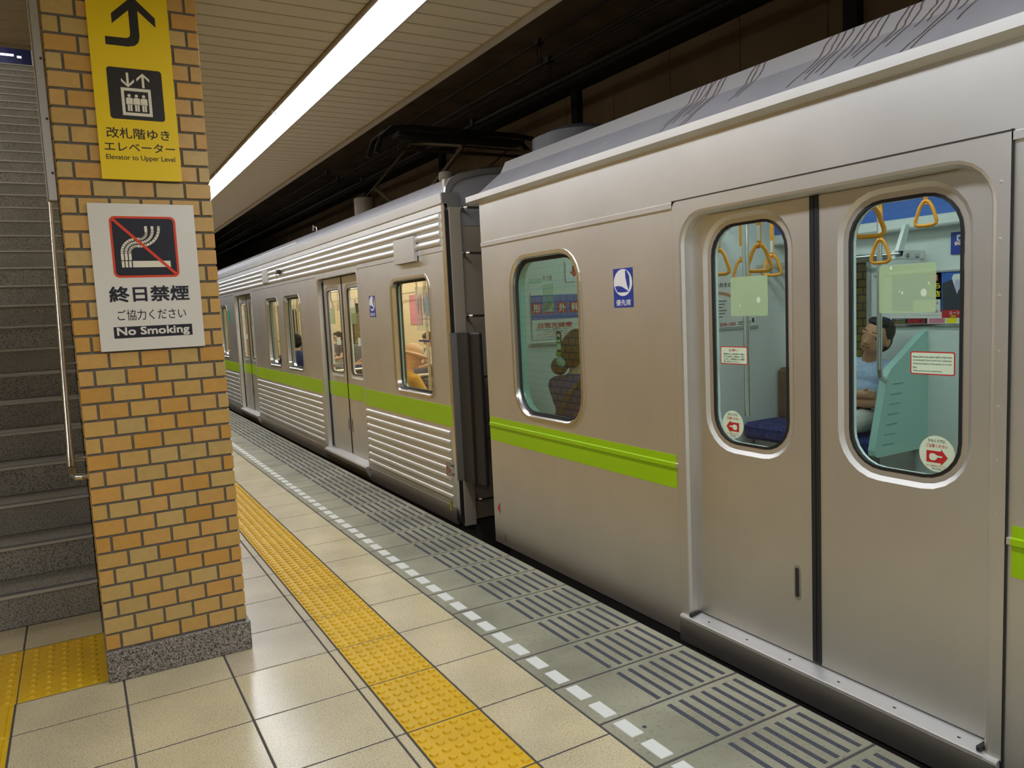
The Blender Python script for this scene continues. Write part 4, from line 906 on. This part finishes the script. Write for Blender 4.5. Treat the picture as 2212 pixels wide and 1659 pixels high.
segs2 = [(FY0+.045, fd[0]-.715)]+[(fd[k]+.715, fd[k+1]-.715) for k in range(3)]
def ridge(a, b, z, h, o, nm):
    pr = [(XT, z-h/2), (XT-o*.75, z-h*.36), (XT-o, z-h*.1), (XT-o*.9, z+h*.2), (XT-o*.45, z+h*.42), (XT, z+h/2)]
    A = [(x, a, zz) for x, zz in pr]; B = [(x, b, zz) for x, zz in pr]
    q = MB(); q.ring(A, B, True, close=False); q.poly(A[::-1]); q.poly(B); q.build(nm, STEEL, car2)
for (a, b) in segs2:
    for k in range(8): ridge(a+.02, b-.0, .612-.0675*k, .046, .016, 'corrugation_rib')
    box('lime_band', GREEN, (XT-.003, XT, a-.02, b+.015, .667, .817), car2)
for k in range(4): ridge(FY0+.05, FY1-.1, 2.165-.0585*k, .054, .016, 'upper_rib')
box('rib_border', STEEL, (XT-.004, XT, FY0+.02, FY1, 2.195, 2.25), car2)
for (a, b) in segs2: box('rib_border', STEEL, (XT-.004, XT, a-.02, b+.02, 1.925, 1.962), car2)
# gutter and curved roof
MB().prism([(XT+.0, FY0-.01, 2.245), (2.296, FY0-.01, 2.25), (2.290, FY0-.01, 2.318), (2.33, FY0-.01, 2.325), (2.33, FY0-.01, 2.245)], (0, FY1-FY0, 0)).build('gutter', STEEL, car2)
prof = [(2.33, 2.31), (2.338, 2.36), (2.375, 2.415), (2.45, 2.455), (2.60, 2.49), (2.85, 2.525), (3.2, 2.545), (3.71, 2.55)]; prof += [(7.42-x, z) for x, z in prof[-2::-1]]
q = MB(); A = [(x, FY0+.005, z) for x, z in prof]; B = [(x, FY1, z) for x, z in prof]; q.ring(A, B, True, close=False); q.poly(A+[(5.09, FY0+.005, 2.1), (2.33, FY0+.005, 2.1)]); q.build('roof', ROOFP, car2)
q = MB(); A2 = [(x, FY0-.012, z+.004) for x, z in prof]; q.ring(A2, [(x+(.03 if x < 3.7 else -.03), y, z-.035) for x, y, z in A2], False, False); q.ring(A2, [(x, FY0+.02, z) for x, y, z in A2], False, False); q.build('roof_end_rim', STEEL_D, car2)
ENDP = mat('end_wall_grey', lin((168, 158, 142)), .45, .35)
box('end_wall', ENDP, (XT+.03, 5.09, FY0+.01, FY0+.05, -.03, 2.42), car2)
box('corner_post', STEEL_B, (XT-.002, XT+.03, FY0-.02, FY0+.04, -.03, 2.25), car2, bev=.005)
box('corner_trim', ENDP, (XT+.032, XT+.125, FY0-.03, FY0+.01, -.06, 2.22), car2, bev=.004); box('corner_seal', BLACK, (XT+.002, XT+.03, FY0-.026, FY0-.018, -.03, 2.2), car2)
MB().prism([(2.296, FY0-.02, 2.318), (2.296, FY0-.02, 2.26), (2.34, FY0-.02, 2.20), (2.345, FY0-.02, 2.12), (2.43, FY0-.02, 2.12), (2.43, FY0-.02, 2.325)], (0, .012, 0)).build('gutter_end_plate', STEEL_D, car2)
for k, z in enumerate((2.216, 1.90, 1.458, 1.02, .575, .13)):
    r_ = tube('end_rung', CHROME, [(2.455, FY0+.01, z), (2.455, FY0-.055, z), (2.465, FY0-.065, z), (2.72, FY0-.065, z), (2.73, FY0-.055, z), (2.73, FY0+.01, z)], .010, car2, 8)
    box('rung_pad', STEEL_D, (2.44, 2.47, FY0-.002, FY0+.012, z-.025, z+.025), r_)
gh = box('gap_hood', BLACK, (XT+.055, XT+.085, FY0-.34, FY0-.02, .285, 1.345), car2, bev=.008)
box('hood_strip', STEEL_D, (XT-.012, XT+.04, FY0-.034, FY0-.018, .285, 1.345), gh); box('hood_face', mat('hood_rubber', (.022, .021, .019), .5), (XT+.04, XT+.056, FY0-.2, FY0-.02, .285, 1.345), gh)
box('underframe', SOOT, (XT+.04, 5.05, FY0+.05, FY1, -1.0, -.04), car2); box('skirt', STEEL_D, (XT-.002, XT+.02, FY0+.03, FY1, -.05, .075), car2)
box('floor_plate', CARFLOOR, (XT+.07, 5.08, FY0+.05, FY1, -.05, .07), car2)
# coupler in the gap
cp_ = thing('coupler', (3.71, 4.64, -.6), 'dark coupler and hoses between the two cars', 'coupler')
box('drawbar', SOOT, (3.55, 3.87, 4.32, 4.97, -.75, -.5), cp_, bev=.02); box('gangway_bellows', BLACK, (3.25, 4.15, 4.372, 4.90, .05, 2.1), cp_, bev=.02)
# boxes and lamps on the side
bx_ = box('cover_box', STEEL, (XT-.032, XT-.004, 5.395, 5.812, 1.885, 2.075), car2, bev=.003)
box('cover_box', STEEL, (XT-.03, XT-.004, 10.42, 10.68, 1.985, 2.15), car2, bev=.003)
lm = box('side_lamp', DARK, (XT-.05, XT-.004, 9.70, 9.80, 2.06, 2.11), car2, bev=.01); tube('lamp_bracket', CHROME, [(XT-.045, 9.75, 2.0), (XT-.055, 9.75, 2.07), (XT-.045, 9.75, 2.14)], .006, lm, 6)
MS2 = plane_side(XT)
emblem_sticker(car2, -6.475, 1.572, .148, .187, MS2, .001); flat('green_mark', oval(-13.55, 1.58, .085, .115), MS2, mat('sticker_green', lin((20, 160, 110)), .5), car2, .001)
tr_ = flat('red_marker', rect(-5.06, -4.98, .295, .40), MS2, STEEL_D, car2, .017); q = MB(); A = [(-5.05, .375), (-5.05, .305), (-4.99, .34)]; B = [(-5.043, .363), (-5.043, .317), (-5.006, .34)]; q.ring([(MS2 @ Vector((a, b, .018)))[:] for a, b in A], [(MS2 @ Vector((a, b, .018)))[:] for a, b in B]); q.build('marker_triangle', RED, tr_)
flat('yellow_tag', rect(-5.06, -5.03, .03, .10), MS2, mat('tag_yellow', lin((170, 170, 40)), .6), car2, .004)
# roof gear and pantograph
def insul(c, x, y, z, h, r, m):
    return MB().lathe((x, y, z), [(r*.75, 0), (r*.75, .02), (r, .03), (r*.72, .045), (r, .06), (r*.72, .075), (r*.9, .085), (r, .10), (r, h), (r*.8, h+.01)], 20).build('insulator', m, c)
CERAM = mat('insulator_buff', lin((128, 118, 98)), .5)
insul(car2, 2.93, 8.25, 2.48, .30, .115, CERAM); insul(car2, 2.75, 5.75, 2.47, .15, .06, CERAM); insul(car2, 4.5, 8.25, 2.46, .30, .115, CERAM)
hk = tube('roof_hook', CHROME, [(2.62, 9.1, 2.44), (2.62, 9.1, 2.56), (2.62, 9.22, 2.60), (2.62, 9.25, 2.54)], .014, car2, 8)
tube('roof_handle', STEEL_B, [(2.62, 4.97, 2.45), (2.64, 4.96, 2.50), (2.69, 4.955, 2.515), (2.86, 4.955, 2.525), (2.91, 4.96, 2.515), (2.93, 4.97, 2.47)], .014, car2, 8)
tube('roof_cable', SOOT, [(2.7, 4.98, 2.47), (3.0, 5.2, 2.56), (3.4, 5.3, 2.6)], .01, car2, 6); tube('roof_pipe', STEEL_D, [(2.36, 9, 2.37), (2.36, 22, 2.37)], .02, car2, 8)
BRONZE = mat('pantograph_bronze', lin((96, 86, 66)), .5, .4)
YP = 7.35; ZP = 3.29
pn = box('pantograph_base', DARK, (3.0, 4.4, 6.3, 8.4, 2.52, 2.58), car2)
for dy in (-.12, .12):
    tube('collector_strip', DARK, [(2.72, YP+dy, ZP-.22), (2.78, YP+dy, ZP-.07), (2.9, YP+dy, ZP+.03), (3.1, YP+dy, ZP+.05), (4.32, YP+dy, ZP+.05), (4.52, YP+dy, ZP+.03), (4.64, YP+dy, ZP-.07), (4.7, YP+dy, ZP-.22)], .028, pn, 8)
box('collector_pan', DARK, (2.98, 4.44, YP-.10, YP+.10, ZP-.03, ZP+.02), pn, bev=.01); tube('pan_crossbar', BRONZE, [(3.0, YP, ZP-.14), (4.55, YP, ZP-.14)], .018, pn, 8)
for x in (3.15, 4.27):
    for s in (-1, 1):
        tube('upper_arm', BRONZE, [(x, YP, ZP-.08), (x, YP+s*1.15, 2.95)], .014, pn, 8); tube('lower_arm', BRONZE, [(x, YP+s*1.15, 2.95), (x-.06, YP+s*.25, 2.58)], .02, pn, 8)
tube('brace_rod', BRONZE, [(3.15, YP-1.15, 2.95), (4.27, YP, ZP-.08)], .01, pn, 6); tube('brace_rod', BRONZE, [(2.93, 8.25, 2.78), (3.15, YP+.1, ZP-.1)], .007, pn, 6)
# interior
XL2 = XT+.09
q = MB(); wall_with_holes(q, XL2, FY0+.06, FY1, .06, 2.22, [(w_[0]-.09, w_[1]+.09, w_[2]-.1, w_[3]+.1, grow(w_, .003)) for w_ in w2]+[(d-.68, d+.68, .06, 1.91, None) for d in fd]); q.build('near_lining', LINING2, car2)
q = MB(); wall_with_holes(q, XF, FY0+.06, FY1, .06, 2.22, [(w_[0]-.06, w_[1]+.06, w_[2]-.06, w_[3]+.06, w_) for w_ in w2]); q.build('far_lining', LINING2, car2)
q = MB(); wall_with_holes(q, 5.1, FY0+.06, FY1, -.03, 2.2, [(w_[0]-.06, w_[1]+.06, w_[2]-.06, w_[3]+.06, w_) for w_ in w2]); q.build('far_side_panel', STEEL_D, car2)
for w_ in w2: MB().poly([(5.08, a, b) for a, b in rr(*w_)]).build('far_window_pane', GL_FAR, car2)
box('end_lining', LINING2, (XL2, XF, FY0+.052, FY0+.058, .06, 2.22), car2); box('end_lining', LINING2, (XL2, XF, FY1-.02, FY1-.01, .06, 2.22), car2); box('inner_ceiling', LINING2, (XL2, XF, FY0+.06, FY1, 2.22, 2.24), car2)
for x in (3.2, 4.2):
    for k in range(7): box('ceiling_tube', TUBE_CAR2, (x-.06, x+.06, 5.4+2.7*k, 7.4+2.7*k, 2.17, 2.21), car2)
for (a, b) in ((FY0+.1, 6.75), (8.3, 11.55), (13.1, 16.4), (17.95, 21.2)):
    bench(car2, 4.52, XF-.005, a, b, SEATG, SEATG); bench(car2, XL2+.01, 2.92, a, b, SEATG, SEATG)
    for y in (a-.02, b+.02):
        for x in (2.95, 4.5): tube('grab_pole', STEEL_B, [(x, y, 2.22), (x, y, .3), (x, y, .07)], .016, car2, 10)
        tube('seat_rail', STEEL_B, [(2.95, y, .9), (2.45, y, .9)], .013, car2, 8); tube('seat_rail', STEEL_B, [(4.5, y, .9), (5.0, y, .9)], .013, car2, 8)
LSTR = mat('strap_grey', lin((206, 200, 186)), .4)
for x in (3.2, 4.25):
    tube('strap_rail', STEEL_B, [(x, FY0+.1, 1.96), (x, FY1-.1, 1.96)], .014, car2, 8)
    for k in range(14): strap(car2, x, 5.7+.62*k, 1.96, drop=.26, m=LSTR, ang=.4+.2*(k % 3), small=True)
for x in (2.62, 4.83): tube('rack_bar', STEEL_B, [(x, FY0+.1, 1.83), (x, FY1-.2, 1.83)], .013, car2, 8)
MI = plane_side(XF-.012)
for (u, v, ww, hh, m_) in ((-10.9, 1.75, .5, .28, PINK), (-10.35, 1.8, .4, .2, PAPER), (-11.45, 1.75, .4, .26, RED), (-12.0, 1.55, .5, .5, PINK), (-14.5, 1.4, .6, .7, PBLUE), (-15.4, 1.7, .5, .3, PAPER), (-9.5, 1.95, .6, .2, PAPER)):
    flat('wall_poster', rect(u-ww/2, u+ww/2, v-hh/2, v+hh/2), MI, m_, car2, .002)
for k, x in enumerate((3.0, 3.5, 4.0)): box('hanging_poster', (PINK, PAPER, SKY)[k], (x, x+.4, 8.6+1.2*k, 8.604+1.2*k, 1.93, 2.18), car2)
MG2 = plane_side(XT+.05)
wd_ = flat('window_decal', rect(-5.62, -5.33, 1.36, 1.70), MG2, film('pale_blue_film', lin((214, 222, 226)), .35), car2, -.002)
for k in range(3): flat('decal_figure', oval(-5.57+.055*k, 1.55, .018, .07), MG2, ROSE, wd_, -.003)
flat('decal_shape', oval(-5.40, 1.55, .045, .09), MG2, mat('decal_sky', lin((170, 208, 232)), .5), wd_, -.003); flat('decal_line', rect(-5.56, -5.35, 1.445, 1.452), MG2, PINK, wd_, -.003); flat('decal_line', rect(-5.60, -5.38, 1.27, 1.285), MG2, BLUE, wd_, -.003)
pd2 = flat('phone_decal', rect(-5.365, -5.325, 1.23, 1.36), MG2, BLUE, car2, -.003); flat('decal_shape', rect(-5.358, -5.332, 1.30, 1.335), MG2, WHITE, pd2, -.001); flat('decal_shape', rect(-5.358, -5.332, 1.245, 1.27), MG2, WHITE, pd2, -.001)
MD2 = plane_side(XT+.06+.0125)
for d in fd[:2]:
    for s in (1, -1):
        a = -d-s*.34; fs = flat('film_square', rect(a-.16, a+.02, 1.42, 1.58), MD2, PALE, car2, .0)
        nt2 = flat('red_bordered_notice', rect(a+.02, a+.16, 1.20, 1.29), MD2, RED, car2, .0); flat('notice_field', rect(a+.025, a+.155, 1.205, 1.285), MD2, STICK, nt2, .0006)
        cs2 = flat('round_sticker', oval(a-s*.13, .99, .05, .06), MD2, STICK, car2, .0005); flat('sticker_arrow', rect(a-s*.13-.025, a-s*.13+.025, .965, .995), MD2, RED, cs2, .001)
# ------------------------------------------------------------------ passengers
P, H, R = sitter(SHIRT, TROUS, SKIN, crossed=True, hs_=1.16, lean=.075, tilt=-.32, nod=-.06, turn=.08)
P += [cap((.11, -.10, .175), (.11, .10, .175), .035, .035, BELT)]
P += [cap((.0, -.05, .53), (.045, -.028, .475), .022, .016, SHIRT), cap((.0, .05, .53), (.045, .028, .475), .022, .016, SHIRT)]
person('person', 'man in pale blue shirt asleep with folded arms on the far bench', (4.77, 3.40, .535), math.pi, P, [('hair', short_hair(H, R, k=1.14), .007)], .006, scale=.93)
P, H, R = sitter(NAVYC, NAVYC, SKIN2, nod=.1)
hb = short_hair(H, R, HAIRB)+[ell(H((-.06, 0, .10)), (.075, .085, .11), HAIRB, R), ell(H((-.115, .05, .0)), (.05, .062, .056), HAIRB, R)]
bow = [ell(H((-.13, .035, .075)), (.022, .022, .022), mat('scrunchie_green', lin((130, 170, 30)), .8)), ell(H((-.125, .015, .095)), (.02, .024, .02), MATS['scrunchie_green'])]
bow2 = [ell(H((-.135, .0, .02)), (.024, .03, .03), mat('scrunchie_pale', lin((150, 190, 180)), .8)), ell(H((-.135, .02, .04)), (.02, .024, .02), MATS['scrunchie_pale'])]
strp = [cap((-.175, -.12, .44), (-.185, -.02, .28), .014, .014, LEATH), cap((-.185, -.02, .28), (-.16, .13, .02), .014, .014, LEATH), cap((-.175, -.12, .44), (-.06, -.14, .54), .014, .014, LEATH)]
person('person', 'woman in navy with brown hair in a bun seen from behind through the window', (2.69, 3.87, .535), 0, P, [('hair', hb, .008), ('hair_tie', bow, .006), ('hair_tie', bow2, .006), ('bag_strap', strp, .008)], .009)
P, H, R = sitter(YSL, TROUS, SKIN2, nod=.35, short=False)
hat = [ell(H((.0, 0, .18)), (.115, .105, .085), HATM, R), ell(H((.01, 0, .135)), (.175, .165, .018), HATM, R)]
person('person', 'passenger in beige sun hat and yellow sleeves by the end window', (2.68, 6.60, .5), .1, P, [('hat', hat, .009)], .011, scale=.86)
P, H, R = sitter(WSH, SEATG, SKIN2, nod=.5, tilt=-.3)
person('person', 'passenger in white shirt with dark bowed hair on the far bench', (4.72, 10.72, .53), math.pi, P, [('hair', short_hair(H, R)+[ell(H((-.06, 0, .05)), (.06, .085, .10), HAIR, R)], .010)], .012, scale=.84)
P, H, R = sitter(STRIPE, TROUS, SKIN2, nod=.3)
person('person', 'passenger in dark striped top seen through the left door window', (4.72, 15.3, .46), math.pi, P, [('hair', short_hair(H, R), .012)], .014, scale=.9)
P, H, R = sitter(ROSE, NAVYC, SKIN2, nod=.35)
person('person', 'passenger in rose-coloured top seen through the right door window', (4.72, 13.6, .46), math.pi, P, [('hair', short_hair(H, R, HAIRB), .012)], .014, scale=.86)
P, H, R = sitter(NAVYC, WSH, SKIN2, turn=.3)
person('person', 'dark haired passenger in navy jacket by the second pair of windows', (2.74, 11.0, .52), math.pi/2, P, [('hair', short_hair(H, R), .012)], .013, scale=.95)
